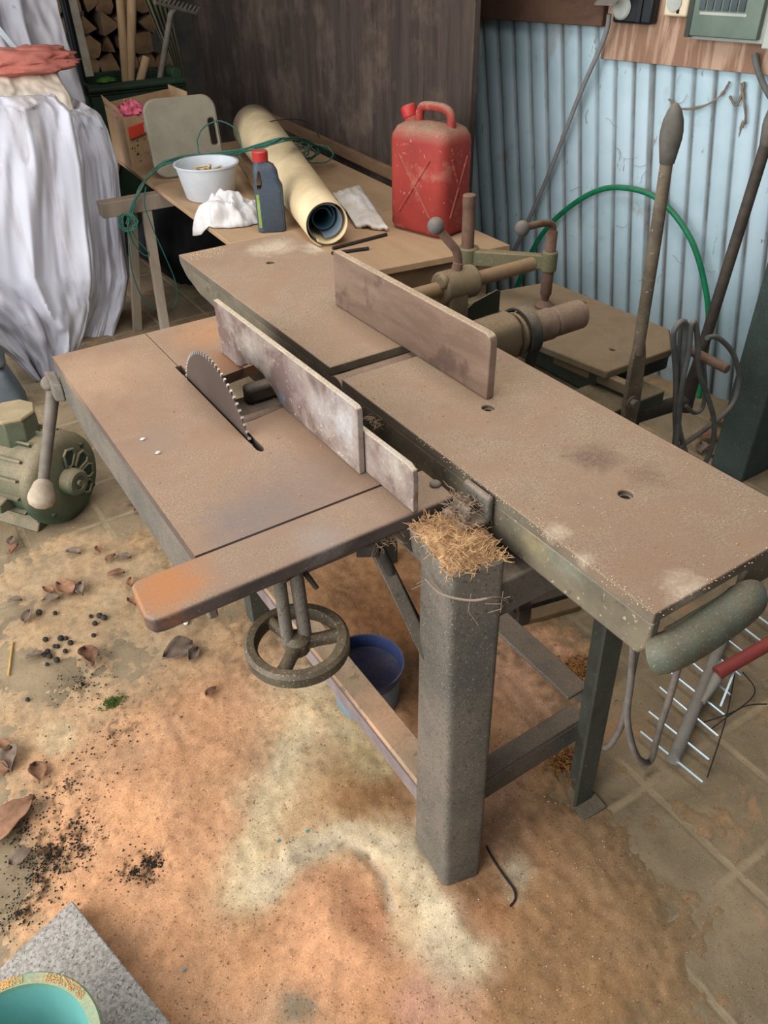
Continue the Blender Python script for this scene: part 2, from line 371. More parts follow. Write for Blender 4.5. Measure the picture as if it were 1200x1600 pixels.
floor = MB().box((-3.5, -1.5, -.1), (4.0, 7.2, 0)).build('floor', s.m, smooth=False); tag(floor, 'dusty square-tiled workshop floor', 'floor', kind='structure')

# ------------------------------------------------------------------ corrugated wall on the right
WD = V((-.2, .98, 0)).normalized(); WN = V((-WD.y, WD.x, 0)); WP = V((2.65, 1.503, 0))     # WN points into the room
def on_wall(px, py, off=0.):
    d = ray(px, py); o = V((0, 0, HC)); t = ((WP + WN * off - o).dot(WN)) / d.dot(WN); return o + d * t
def wp(sv, z, off=0.): return WP + WD * sv + WN * off + V((0, 0, z))
PIT = .078
s = NT('corrugated_paint')
at_ = s.n.new('ShaderNodeAttribute'); at_.attribute_name = 'groove'
c = s.mix(s.mrange(s.noise(2.2, 5, .6), .38, .62), lin((186, 208, 219)), lin((164, 190, 199)))
c = s.mix(s.mrange(s.noise(30, 5, .7, 0, stretch=(1, 1, .25)), .64, .70), c, lin((112, 96, 80)))
c = s.mix(s.mrange(s.noise(3.0, 6, .7, .6), .58, .70, 0, .6), c, lin((150, 132, 110)))
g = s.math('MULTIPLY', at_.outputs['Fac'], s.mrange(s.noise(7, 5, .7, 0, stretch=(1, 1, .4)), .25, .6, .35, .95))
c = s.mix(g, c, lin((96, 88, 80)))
s.lk(c, s.b.inputs['Base Color']); s.b.inputs['Roughness'].default_value = .5; s.b.inputs['Specular IOR Level'].default_value = .35
s.bump(s.noise(25, 4, .6), .15, .004)
mb = MB(); NS = 12; cols = int(3.9 / PIT) * NS; s0 = -1.9
def wy(i):
    ph = (i % NS) / NS
    return .016 * (abs(math.sin(PI * ph)) ** .62) - .018
LEAN = .16        # the sheets hang slightly askew
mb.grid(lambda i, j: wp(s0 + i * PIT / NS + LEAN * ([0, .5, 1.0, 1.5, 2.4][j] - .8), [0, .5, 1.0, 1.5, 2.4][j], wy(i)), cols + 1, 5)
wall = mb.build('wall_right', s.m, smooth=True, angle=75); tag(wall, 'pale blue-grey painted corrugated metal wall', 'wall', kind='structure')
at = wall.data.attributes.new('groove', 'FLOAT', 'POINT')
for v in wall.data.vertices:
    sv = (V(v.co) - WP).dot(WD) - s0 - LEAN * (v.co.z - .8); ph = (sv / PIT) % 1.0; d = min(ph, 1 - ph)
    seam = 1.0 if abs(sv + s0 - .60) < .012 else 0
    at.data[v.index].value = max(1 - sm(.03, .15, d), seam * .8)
md = wall.modifiers.new('thickness', 'SOLIDIFY'); md.thickness = .004; md.offset = -1

# brown wooden panel wall on the left of it
s = NT('brown_panel')
c = s.mix(s.mrange(s.noise(5, 7, .7, .4, stretch=(1, 3, .25)), .36, .64), lin((74, 62, 55)), lin((52, 43, 39)))
c = s.mix(s.mrange(s.noise(26, 5, .7, 0, stretch=(1, 3, .3)), .60, .68), c, lin((48, 38, 35)))
c = s.mix(s.mrange(s.noise(3, 5, .7), .5, .7, 0, .5), c, lin((116, 100, 86)))
s.lk(c, s.b.inputs['Base Color']); s.b.inputs['Roughness'].default_value = .75; s.b.inputs['Specular IOR Level'].default_value = .25
s.bump(s.noise(60, 5, .7, 0, stretch=(1, 3, .2)), .25, .003)
BW0, BW1 = V((1.915, 2.40, 0)), V((2.215, 5.7, 0)); bd = (BW1 - BW0).normalized(); bn = V((bd.y, -bd.x, 0))
wb = MB().hexa([BW0, BW0 + bn * .025, BW1 + bn * .025, BW1], [p + V((0, 0, 2.4)) for p in (BW0, BW0 + bn * .025, BW1 + bn * .025, BW1)]).build('wall_back', s.m, bevel=.003)
tag(wb, 'dark brown wooden panel wall behind the bench', 'wall', kind='structure')
# brown ledge along its foot
def bw(sv, off, z): return BW0 + bd * sv - bn * off + V((0, 0, z))
mb = MB().hexa([bw(.02, .001, .665), bw(2.0, .001, .665), bw(2.0, .022, .665), bw(.02, .022, .665)], [bw(.02, .001, .715), bw(2.0, .001, .715), bw(2.0, .022, .715), bw(.02, .022, .715)])
tag(mb.build('trim_1', 'wood_old', bevel=.003), 'brown wooden ledge along the foot of the panel wall', 'trim', kind='structure')
# timber beam over the corrugated sheets and plywood mounting board
def wbox(s0_, s1_, z0, z1, o0, o1):
    return [wp(s0_, z0, o0), wp(s1_, z0, o0), wp(s1_, z0, o1), wp(s0_, z0, o1)], [wp(s0_, z1, o0), wp(s1_, z1, o0), wp(s1_, z1, o1), wp(s0_, z1, o1)]
def sw(px, py, off): return (on_wall(px, py, off) - WP).dot(WD)
zb = on_wall(850, 36, .05).z
tag(MB().hexa(*wbox(sw(940, 40, .05), 2.6, zb, zb + .16, .0, .05)).build('trim_2', 'beam_wood', bevel=.004), 'dark timber beam across the corrugated wall', 'trim', kind='structure')
zpb = on_wall(1060, 104, .02).z
tag(MB().hexa(*wbox(-1.2, sw(938, 92, .02), zpb, zpb + .62, .0, .02)).build('trim_3', 'board_wood', bevel=.002), 'plywood board carrying the electrical fittings', 'board', kind='structure')
# far end and roof of the shed (out of view), so that daylight only comes in from the open side
mat('shed_dark', (62, 54, 46), (46, 40, 34), nscale=5, rough=.95, bump=.2)
tag(MB().box((-3.5, 7.0, 0), (4, 7.1, 2.5)).build('wall_far', 'shed_dark', smooth=False), 'dark far wall of the shed', 'wall', kind='structure')
tag(MB().box((-1.0, -1.5, 0), (4, -1.4, 2.45)).build('light_block_wall', 'shed_dark', smooth=False), 'unseen dark wall added behind the viewer to block light', 'wall', kind='structure')  # unseen wall added to cut the light on faces turned to the viewer
tag(MB().box((-.2, -1.5, 2.45), (4, 7.1, 2.5)).build('ceiling', 'shed_dark', smooth=False), 'dark roof of the shed', 'ceiling', kind='structure')
#@@MACHINE
# ------------------------------------------------------------------ combined planer and saw
ROOT = thing('woodworking_machine', (.6, 1.06, 0), 'big dusty grey combined surface planer and circular saw in the middle', 'woodworking machine')
ZJ, ZS = .84, .80
def R(p): return p
# planer beds (cast iron tables with deep aprons), two tables with the cutter block between
def apron_bed(name, x0, x1, y0, y1, holes, farend):
    o = MB().box((x0, y0, ZJ - .02), (x1, y1, ZJ)).build(name, 'bed_steel', ROOT, bevel=.0022)
    cs = []
    for (px, py) in holes:
        p = on_z(px, py, ZJ)
        cs.append(MB().cyl(p + V((0, 0, -.009)), p + V((0, 0, .02)), .0115, .0115, 24))
    if cs: cut(o, cs)
    for (px, py) in holes:
        p = on_z(px, py, ZJ); MB().cyl(p + V((0, 0, -.0088)), p + V((0, 0, -.0082)), .008, .008, 20).build('bolt_socket', 'void_dark', o)
    b = MB(); t = .018; zt, zl = ZJ - .0202, ZJ - .085
    if farend:   # boat-shaped underside rising at the far end
        prof = [(y0, zl), (y1 - .30, zl), (y1 - .12, zl + .012), (y1 - .035, zl + .035), (y1, zt - .004), (y1, zt), (y0, zt)]
    else:
        prof = [(y0 + .012, zl + .0), (y0, zl + .02), (y0, zt), (y1, zt), (y1, zl), (y0 + .03, zl)]
    for xx in (x0 + .001, x1 - t - .001): b.prism([(xx, y, z) for (y, z) in prof], (t, 0, 0))
    b.box((x0 + .05, y1 - .02 if not farend else y0, zl), (x1 - .05, y1 if not farend else y0 + .02, zt))
    b.build('apron', 'paint_grey_green', o, bevel=.004)
    return o
near = apron_bed('infeed_table', .672, 1.011, .421, 1.205, [(763, 637), (978, 772)], False)
far_ = apron_bed('outfeed_table', .678, 1.018, 1.262, 2.084, [(423, 410)], True)
# rounded lifting rib across the near end
rb = MB().tube(smoothpath([(.681, .412, .768), (.690, .402, .776), (.73, .396, .781), (.80, .396, .786), (.845, .40, .789), (.856, .41, .789)], 4), [.012] + [.027] * 19 + [.012], 20)
rb.box((.70, .40, .765), (.84, .4205, .80)); rb.build('end_rib', 'rib_green', near, bevel=.002)
MB().box((.868, .424, .765), (1.0, .434, .8195)).build('end_plate', 'paint_grey_green', near, bevel=.003)
# white chipped rim along the near edge
def crumbs(pts_fn, n, rmin, rmax, name, m, parent=None, kind='stuff', flat=.6):
    b = MB()
    for _ in range(n):
        p = pts_fn(); r = random.uniform(rmin, rmax)
        M = Matrix.Rotation(random.uniform(0, 6.28), 3, 'Z') @ Matrix.Rotation(random.uniform(-.6, .6), 3, 'X')
        vs = [M @ (V(d) * r) for d in ((1, 0, 0), (-.4, .8, 0), (-.5, -.7, 0), (0, 0, flat), (0, .1, -flat * .4))]
        b.add([p + v for v in vs], [(0, 1, 3), (1, 2, 3), (2, 0, 3), (1, 0, 4), (2, 1, 4), (0, 2, 4)])
    o = b.build(name, m, parent, smooth=False)
    return o
def edge_pt():
    t = random.random() ** .8; a, b = V((.673, .95, ZJ - .002)), V((.673, .43, ZJ - .002))
    if random.random() < .3: a, b = V((.68, .423, ZJ - .003)), V((1.0, .423, ZJ - .003))
    if random.random() < .25: a, b = V((.62, 1.6, ZJ)), V((.62, 1.6, ZJ)); return V((random.uniform(.69, .80), 2.07 - random.random() ** 2 * .06, ZJ + .001))
    return a.lerp(b, t) + V((random.gauss(0, .004), random.gauss(0, .003), random.gauss(0, .003)))
tag(crumbs(edge_pt, 900, .0004, .0016, 'edge_dust', 'shavings_pale'), 'pale dust crumbs along the edges of the planer beds', 'sawdust', kind='stuff')
# cutter block
cb = MB().cyl((.674, 1.233, .803), (1.02, 1.233, .803), .0285, n=40)
cbo = cb.build('cutter_block', 'shaft', ROOT)
MB().box((.69, 1.2065, .70), (1.0, 1.2615, .772)).build('cutter_housing', 'dark_iron', ROOT)
MB().box((.70, 1.0, .52), (.98, 1.5, .735)).build('planer_body', 'dark_iron', ROOT, bevel=.01)
# planer fence: steel plate with a rounded near corner
y0, y1 = .978, 1.532
pf = [(y1, .8415), (y1, .962), (y1 - .006, .9675), (y0 + .014, .9675), (y0 + .004, .963), (y0, .953), (y0, .8415)]
PF = MB().prism([(.849, y, z) for (y, z) in pf], (.017, 0, 0)).build('planer_fence', 'fence_steel', ROOT, bevel=.002)
# fence rod, clamp hub and its ball lever
RZ, RY = .90, 1.348
MB().cyl((.866, RY, RZ), (1.285, RY, RZ), .0165, n=28).build('fence_rod', 'rod_steel', ROOT, bevel=.004)
MB().cyl((.867, RY, RZ), (.90, RY, RZ), .03, n=28).build('rod_boss', 'cast_dusty', PF, bevel=.004)
hub = MB().cyl((1.012, RY, RZ), (1.105, RY, RZ), .036, n=32)
hub.hexa([V((1.02, RY - .03, .74)), V((1.075, RY - .03, .74)), V((1.075, RY + .035, .74)), V((1.02, RY + .035, .74))], [V((1.02, RY - .033, RZ)), V((1.07, RY - .033, RZ)), V((1.07, RY + .033, RZ)), V((1.02, RY + .033, RZ))])
hub.cyl((1.004, RY - .012, RZ + .02), (1.02, RY - .012, RZ + .02), .016, n=20)
HUB = hub.build('clamp_hub', 'cast_dusty', ROOT, bevel=.005)
hb = V((1.056, RY, RZ + .03)); bt = on_y(681, 353, 1.37); kn = on_y(716, 410, RY); kn2 = on_y(713, 392, RY)
MB().cyl(hb, kn, .0125, .0115).build('lever_boss', 'rust', HUB, bevel=.002)
LV = MB().tube(smoothpath([kn + V((0, 0, -.02)), kn, kn2, on_y(702, 378, RY + .008), bt], 5), .0095, 14).build('clamp_lever', 'rust', HUB)
MB().ball(bt, .0185).build('ball_knob', 'knob_grey', LV)
# dark guard plate behind the hub
g0, g1 = on_y(725, 470, RY + .05), on_y(778, 512, RY + .05)
MB().prism([(g0.x, g0.y, .775), (g1.x, g0.y, .775), (g1.x, g0.y, g0.z - .002), (g1.x - .01, g0.y, g0.z + .004), (g0.x + .03, g0.y, g0.z - .012), (g0.x, g0.y, g0.z - .03)], (0, .004, 0)).build('guard_plate', 'paint_dark_green', ROOT, bevel=.001)
# bearing housing, pulley with flat belt, drill chuck on the cutter shaft
bh = MB().prism([(1.03, 1.20, .755), (1.03, 1.275, .755), (1.03, 1.287, .80), (1.03, 1.275, .842), (1.03, 1.25, .856), (1.03, 1.22, .856), (1.03, 1.195, .842), (1.03, 1.185, .80)], (.10, 0, 0))
bh.build('bearing_housing', 'cast_dusty', ROOT, bevel=.012, seg=3)
PU = MB().lathe([(.02, 0), (.050, 0), (.050, .008), (.044, .010), (.044, .040), (.050, .042), (.050, .050), (.02, .050)], (1.135, 1.235, .80), (1, 0, 0), 40).build('pulley', 'cast_dusty', ROOT)
bb = MB()
def beltpath(r):
    c = V((0, 1.235, .80)); P = []
    for k in range(21):
        a = math.radians(-35 + 180 * k / 20); P.append(c + V((0, -math.cos(a - PI / 2) * r * 0 + math.cos(a) * -r, math.sin(a) * r)))
    return P
bp = beltpath(.0535); dn = V((0, .22, -.46))
path = [bp[0] + V((0, .10, -.45))] + bp + [bp[-1] + dn]
o1 = []
for p in path: o1.append(p)
n = len(path); c0 = V((0, 1.235, .80))
def outp(p):
    d = (p - c0); d = d / d.length if d.length < .08 else V((0, 0, 0)); return d
vs = []; fs = []
for i, p in enumerate(path):
    nn = outp(p) if 0 < i < n - 1 else (outp(path[1]) if i == 0 else outp(path[-2]))
    for dx, q in ((1.146, 0), (1.176, 0), (1.176, .005), (1.146, .005)): vs.append(V((dx, p.y, p.z)) + nn * q)
for i in range(n - 1):
    for k in range(4): fs.append((i * 4 + k, i * 4 + (k + 1) % 4, i * 4 + 4 + (k + 1) % 4, i * 4 + 4 + k))
fs += [(3, 2, 1, 0), tuple(n * 4 - 4 + k for k in range(4))]
MB().add(vs, fs).build('drive_belt', 'rubber_belt', PU)
MB().lathe([(.018, 0), (.036, .003), (.037, .055), (.030, .058), (.030, .064), (.0345, .068), (.0345, .150), (.028, .157), (.012, .158)], (1.19, 1.235, .80), (1, 0, 0), 36).build('drill_chuck', 'shaft', ROOT)
# mortising table
TZ = .65
tp = [V((1.412, 1.183, 0)), V((1.645, 1.178, 0)), V((1.735, 1.262, 0)), V((1.73, 1.40, 0)), V((1.715, 1.72, 0)), V((1.50, 1.76, 0)), V((1.375, 1.45, 0))]
MT = MB().hexa([p + V((0, 0, TZ - .022)) for p in tp], [p + V((0, 0, TZ)) for p in tp]).build('mortising_table', 'cast_dusty', ROOT, bevel=.004)
cut(MT, [MB().cyl(on_z(x, y, TZ - .03), on_z(x, y, TZ - .03) + V((0, 0, .06)), .008, n=16) for (x, y) in ((955, 562), (912, 487), (1004, 478))])
mb = MB().box((1.42, 1.22, .56), (1.70, 1.70, .627)); mb.box((1.38, 1.26, .50), (1.66, 1.66, .56)); mb.box((1.44, 1.24, .30), (1.66, 1.5, .50))
mb.build('table_slide', 'paint_dark_green', ROOT, bevel=.006)
MB().box((1.05, 1.30, .42), (1.45, 1.56, .52)).build('table_bracket', 'paint_dark_green', ROOT, bevel=.008)
a, b_ = on_z(868, 566, .60), on_z(985, 618, .60)
d = (b_ - a).normalized(); q = V((-d.y, d.x, 0)) * .012
MB().hexa([a - q, b_ - q, b_ + q, a + q], [p + V((0, 0, .03)) for p in (a - q, b_ - q, b_ + q, a + q)]).build('slide_bar', 'cast_dusty', ROOT, bevel=.003)
# long lever with an egg-shaped grip, flattened and bolted at its foot
P0, P1, P2 = on_y(985, 645, 1.09), on_y(1003, 535, 1.09), on_y(1050, 228, 1.09)
lv = MB()
fl = [P0 + V((-.022, 0, -.05)), P0 + V((.03, 0, -.05)), P0 + V((.032, 0, .02)), P0.lerp(P1, .75) + V((.026, 0, 0)), P1 + V((.014, 0, 0)), P1 + V((-.014, 0, 0)), P0.lerp(P1, .75) + V((-.022, 0, 0)), P0 + V((-.024, 0, .01))]
lv.prism(fl, (0, .012, 0))
mat('lever_steel', (106, 94, 78), (82, 72, 60), nscale=18, dust=.5, dustcol=(142, 122, 98), rough=.75, bump=.2, bscale=150, speck=(140, 124, 100), speckamt=.66, speckscale=120)
LE = lv.build('feed_lever', 'lever_steel', ROOT, bevel=.003)
MB().tube([P1 + V((0, .006, -.03)), P1.lerp(P2, .55) + V((0, .006, 0)), P2 + V((0, .006, -.02))], [.0135, .0135, .0125], 20).build('lever_rod', 'lever_steel', LE)
egg = [(.009, -.038), (.0145, -.033), (.0185, -.01), (.022, .012), (.0222, .026), (.0195, .046), (.013, .064), (.005, .075), (0, .077)]
MB().lathe(egg, P2 + V((0, .006, .0)), (P2 - P1), 24).build('grip', 'knob_dark', LE)
bo = on_y(986, 628, 1.09)
MB().cyl(bo + V((0, -.016, 0)), bo + V((0, .0, 0)), .011, n=6).cyl(bo + V((0, -.004, 0)), bo + V((0, .001, 0)), .016, n=20).build('pivot_bolt', 'iron_grey', LE, bevel=.001)
MB().box((1.36, 1.103, .555), (1.55, 1.24, .59)).build('lever_bracket', 'paint_dark_green', ROOT, bevel=.004)
# second lever further back
Q0, Q1 = on_y(1068, 640, 1.25), on_y(1203, 205, 1.25)
L2 = MB().tube([Q0, Q0.lerp(Q1, .2), Q1], [.024, .0155, .0145], 18).build('rear_lever', 'dark_iron', ROOT)
MB().lathe(egg, Q1, (Q1 - Q0), 20).build('grip', 'knob_dark', L2)
MB().cyl((1.55, 1.28, .40), Q0 + V((.01, 0, .03)), .022, n=20).build('lever_shaft', 'dark_iron', ROOT)
MB().cyl(on_y(1076, 546, 1.19), on_y(1137, 577, 1.06), .0125, n=20).build('crank_peg', 'rust', ROOT, bevel=.003)
MB().cyl((1.66, 1.27, .62), on_y(1078, 547, 1.19), .010, n=16).build('peg_arm', 'dark_iron', ROOT)
# hold-down: rusty column, cast arm, screw with bent crank
C0 = V((1.452, 1.80, 0))
MB().cyl((C0.x, C0.y, .60), (C0.x - .005, C0.y, .935), .0185, n=24).build('clamp_column', 'rust', ROOT, bevel=.003)
SC = V((1.563, 1.576, 0)); aa, ab = V((C0.x, C0.y, .765)), V((SC.x, SC.y, .785))
d = (ab - aa).normalized(); q = V((-d.y, d.x, 0))
ar = MB()
ar.cyl(aa + V((0, 0, -.04)), aa + V((0, 0, .022)), .032, n=28); ar.cyl(ab + V((0, 0, -.028)), ab + V((0, 0, .028)), .022, n=28)
ar.hexa([aa + q * .018 + V((0, 0, -.03)), ab + q * .012 + V((0, 0, -.022)), ab - q * .012 + V((0, 0, -.022)), aa - q * .018 + V((0, 0, -.03))], [aa + q * .018 + V((0, 0, .015)), ab + q * .012 + V((0, 0, .018)), ab - q * .012 + V((0, 0, .018)), aa - q * .018 + V((0, 0, .015))])
AR = ar.build('clamp_arm', 'paint_green', ROOT, bevel=.004)
MB().hexa([V((1.42, 1.74, .56)), V((1.52, 1.74, .56)), V((1.50, 1.84, .56)), V((1.42, 1.84, .56))], [V((1.42, 1.74, .64)), V((1.52, 1.74, .64)), V((1.50, 1.84, .64)), V((1.42, 1.84, .64))]).build('column_foot', 'paint_dark_green', ROOT, bevel=.006)
SCR = MB().lathe([(.028, .001), (.028, .008), (.010, .022), (.013, .036), (.016, .04), (.016, .11), (.0145, .112), (.0145, .215), (.012, .22)], (SC.x, SC.y, TZ), (0, 0, 1), 24).build('clamp_screw', 'rust', AR)
ct = V((SC.x, SC.y, .858)); bt = on_y(816, 357, SC.y - .01)
MB().tube(smoothpath([ct, ct + V((-.001, 0, .022)), ct + V((-.018, 0, .034)), bt.lerp(ct, .5) + V((0, 0, .02)), bt], 5), .0095, 14).build('crank', 'rust', SCR)
MB().ball(bt, .0205).build('ball_knob', 'knob_grey', SCR)
# saw table with blade slot and throat opening
yb, yf = 1.73, .909
ST = MB().box((.241, yf + .001, ZS - .022), (.648, yb, ZS)).build('saw_table', 'saw_steel', ROOT, bevel=.003)
sl = MB().prism([(.446, 1.125, .7), (.450, 1.116, .7), (.456, 1.116, .7), (.460, 1.125, .7), (.460, 1.525, .7), (.446, 1.525, .7)], (0, 0, .2))
th = MB().prism([(.4605, 1.425, .7), (.505, 1.425, .7), (.632, 1.445, .7), (.632, 1.25, .7), (.49, 1.225, .7), (.4605, 1.225, .7)], (0, 0, .2))
cut(ST, [sl, th, MB().box((.4518, 1.52, ZS - .003), (.4534, 1.80, ZS + .01))])
ap = MB().prism([(.243, yf, .665), (.243, yf, ZS - .0222), (.243, yb - .01, ZS - .0222), (.243, yb - .01, .70), (.243, yb - .12, .668)], (.016, 0, 0))
ap.prism([(.63, yf + .1, .70), (.63, yf + .1, ZS - .0222), (.63, yb - .01, ZS - .0222), (.63, yb - .01, .70)], (.012, 0, 0))
ap.box((.259, yb - .03, .69), (.63, yb - .012, ZS - .0222))
ap.build('apron', 'paint_grey', ST, bevel=.003)
sc_ = MB().prism([(.2405, y, z) for (y, z) in ((1.02, .672), (1.02, .7), (1.10, .7))], (.002, 0, 0))
# front guide bar
fb = [V((.652, .813)), V((.655, .835)), V((.655, .908)), V((.15, .908)), V((.139, .90)), V((.134, .83)), V((.141, .815)), V((.155, .812))]
FB = MB().hexa([V((p.x, p.y, ZS - .028)) for p in fb], [V((p.x, p.y, ZS)) for p in fb]).build('front_bar', 'bar_steel', ROOT, bevel=.005, seg=3)
pbolt = on_z(680, 758, ZS)
MB().lathe([(.0095, -.002), (.0095, .004), (.007, .0065), (0, .0068)], pbolt, (0, 0, 1), 18).build('bolt_head', 'iron_grey', FB)
# circular saw blade
BC, BR, BX = V((0, 1.322, .734)), .168, .4525
prof = []; NT_ = 78
for k in range(NT_):
    a0 = 2 * PI * k / NT_
    for da, rr in ((0, BR), (.25, BR - .003), (.42, BR - .007), (.55, BR - .007), (.80, BR - .004)):
        a = a0 + 2 * PI / NT_ * da; prof.append((BC.y + math.cos(a) * rr, BC.z + math.sin(a) * rr))
bm_ = MB(); m_ = len(prof)
vs = [V((BX + dx, y, z)) for dx in (-.0012, .0012) for (y, z) in prof] + [V((BX + dx, BC.y + (y - BC.y) * .5, BC.z + (z - BC.z) * .5)) for dx in (-.0012, .0012) for (y, z) in prof] + [V((BX - .0012, BC.y, BC.z)), V((BX + .0012, BC.y, BC.z))]
fs = []
for k in range(m_):
    q = (k + 1) % m_
    fs += [(k, q, m_ + q, m_ + k), (k, 2 * m_ + k, 2 * m_ + q, q), (m_ + k, m_ + q, 3 * m_ + q, 3 * m_ + k), (2 * m_ + k, 4 * m_, 2 * m_ + q), (3 * m_ + k, 3 * m_ + q, 4 * m_ + 1)]
BL = bm_.add(vs, fs).build('saw_blade', 'blade_steel', ROOT, smooth=False)
tb = MB()
def TM(a):      # local y axis points outwards along the tooth
    return Matrix(((1, 0, 0, BX), (0, math.cos(a), -math.sin(a), BC.y), (0, math.sin(a), math.cos(a), BC.z), (0, 0, 0, 1)))
for k in range(NT_):
    a = 2 * PI * k / NT_
    tb.box((-.0021, BR - .0062, -.0024), (.0021, BR + .0006, .0018), TM(a))
tb.build('teeth', 'tooth_carbide', BL, smooth=False)
MB().cyl((.42, BC.y, BC.z), (.60, BC.y, BC.z), .014).cyl((BX + .002, BC.y, BC.z), (BX + .014, BC.y, BC.z), .04).build('arbor', 'dark_iron', ROOT)
MB().cyl((.465, 1.262, .774), (.64, 1.262, .774), .0165, n=24).build('cross_shaft', 'shaft', ROOT)
MB().box((.48, 1.20, .66), (.63, 1.45, .73)).box((.55, 1.395, .73), (.63, 1.43, .77)).build('saw_bearing', 'dark_iron', ROOT, bevel=.01)
# rip fence: tall plate with a blade cut-out, and the lower plate it is bolted to
ya, yc = .953, 1.533
zt0 = .921
poly = [(yc, .803), (yc, zt0), (ya + .01, .929), (ya + .002, .926), (ya, .92), (ya, .8012), (1.225, .8012), (1.25, .806), (1.275, .822), (1.315, .838), (1.36, .840), (1.395, .828), (1.425, .810), (1.45, .8022)]
RF = MB().prism([(.556, y, z) for (y, z) in poly], (.0115, 0, 0)).build('rip_fence', 'rip_fence', ROOT, bevel=.0015)
lp = [(1.30, .8012), (1.30, .872), (.83, .884), (.816, .878), (.813, .866), (.813, .8012)]
MB().prism([(.5695, y, z) for (y, z) in lp], (.010, 0, 0)).build('fence_backplate', 'rip_fence', RF, bevel=.0015)
# handwheel with twin stems
HW = V((.360, .845, .600))
wh = MB().lathe([(.083, -.014), (.087, -.010), (.0875, .008), (.082, .014), (.070, .014), (.066, .008), (.066, -.009), (.071, -.014)], HW, (0, 0, 1), 48, closed=True)
WH = wh.build('handwheel', 'wheel_iron', ROOT)
sp = MB().lathe([(.0, -.014), (.020, -.014), (.022, .012), (.012, .020), (0, .020)], HW, (0, 0, 1), 24)
hub_px = HW
for ang in (-18, 100, 222):
    a = math.radians(ang); e = HW + V((math.cos(a), math.sin(a), 0)) * .072
    sp.tube([HW, HW.lerp(e, .5), e], [.014, .0115, .0125], 12)
sp.build('spokes', 'wheel_iron', WH)
st_ = MB(); st_.cyl(HW + V((-.014, .004, .0)), (.352, .868, .775), .0105, n=18)
st_.cyl(HW + V((.016, .0, .0)), (.378, .862, .775), .0115, n=18); st_.build('stem', 'paint_grey', WH)
MB().cyl((.34, .84, .765), (.385, .852, .765), .017, n=20).box((.33, .85, .74), (.40, .90, .7715)).build('stem_bracket', 'dark_iron', ROOT, bevel=.004)
MB().cyl((.385, .87, .75), (.405, .845, .70), .0055, .004, n=12).build('stud', 'dark_iron', ROOT)
# front post: tapering box with a set-back top piece
def q4(a): return [V(p) for p in a]
def rounded(poly, r, n=5):
    poly = [V(p) for p in poly]; out = []; m = len(poly)
    for i in range(m):
        a, b, c = poly[i - 1], poly[i], poly[(i + 1) % m]
        rr = r[i] if isinstance(r, (list, tuple)) else r
        p, q = b + (a - b).normalized() * rr, b + (c - b).normalized() * rr
        for k in range(n + 1):
            t = k / n; out.append(p * (1 - t) ** 2 + b * 2 * t * (1 - t) + q * t ** 2)
    return out
PR = [.014, .014, .010, .010]
lo = [(.512, .612, 0), (.594, .600, 0), (.612, .728, 0), (.524, .736, 0)]
mid_ = [(.5345, .668, .742), (.6295, .6515, .742), (.651, .790, .742), (.552, .770, .742)]
hi2 = q4([(.537, .672, .785), (.632, .655, .785), (.655, .80, .785), (.556, .81, .785)])
PO = MB().hexa(rounded(lo, PR), rounded(mid_, PR)).build('front_post', 'paint_grey', ROOT)
md2 = [(.5365, .6677, .7421), (.6295, .6515, .7421), (.651, .798, .7421), (.556, .80, .7421)]
hp2 = MB().hexa(rounded(md2, PR), rounded([p - V((0, 0, .004)) for p in hi2], PR))
hp2.hexa(rounded([p - V((0, 0, .004)) for p in hi2], PR), rounded([p.lerp((hi2[0] + hi2[2]) / 2, .04) for p in hi2], PR)); hp2.build('post_head', 'paint_grey', PO)
MB().box((.615, .735, .785), (.669, .80, .798)).box((.656, .735, .785), (.669, .80, .838)).box((.625, .745, .80), (.634, .785, .826)).build('apron_clamp', 'paint_grey', PO, bevel=.005)
MB().box((.60, .66, .66), (.95, .74, .735)).build('cross_beam', 'paint_grey', ROOT, bevel=.004)
# slanting gusset and wing bolt under the front bar
g = MB().hexa(q4([(.536, .735, .55), (.560, .735, .55), (.560, .770, .60), (.534, .770, .60)]), q4([(.508, .86, .745), (.533, .86, .745), (.533, .90, .755), (.508, .90, .755)]))
g.box((.506, .855, .74), (.535, .905, .771)); g.build('gusset_arm', 'paint_grey', ROOT, bevel=.002)
wn = on_z(578, 856, .735)
w = MB().cyl(wn + V((-.02, .01, .0)), wn + V((.012, -.01, 0)), .014, n=20)
w.tube([wn + V((.012, -.014, 0)), wn + V((.02, -.022, -.03)), wn + V((.024, -.026, -.05))], [.008, .009, .007], 12)
w.box(wn + V((-.02, .0, .0)), wn + V((.015, .03, .036)))
w.build('wing_bolt', 'dark_iron', ROOT, bevel=.002)
# legs and bottom rails
def angle_leg(name, x, y, sx, sy, w, zt, z0=0):
    b = MB(); t = .007
    b.box((min(x, x + sx * w), min(y, y + sy * t), z0), (max(x, x + sx * w), max(y, y + sy * t), zt))
    b.box((min(x, x + sx * t), min(y + sy * t, y + sy * w), z0), (max(x, x + sx * t), max(y + sy * t, y + sy * w), zt))
    return b.build(name, 'paint_dark_grey', ROOT, bevel=.001)
mat('paint_dark_grey', (72, 74, 66), (60, 62, 54), nscale=12, dust=.55, rough=.65, bump=.2, speck=(120, 108, 90), speckamt=.68, speckscale=140)
lg = MB()
lx, ly = .858, .603
lg.hexa(q4([(lx, ly, 0), (lx + .048, ly - .002, 0), (lx + .048, ly + .006, 0), (lx, ly + .008, 0)]), q4([(lx - .006, ly + .022, .735), (lx + .046, ly + .02, .735), (lx + .046, ly + .028, .735), (lx - .006, ly + .03, .735)]))
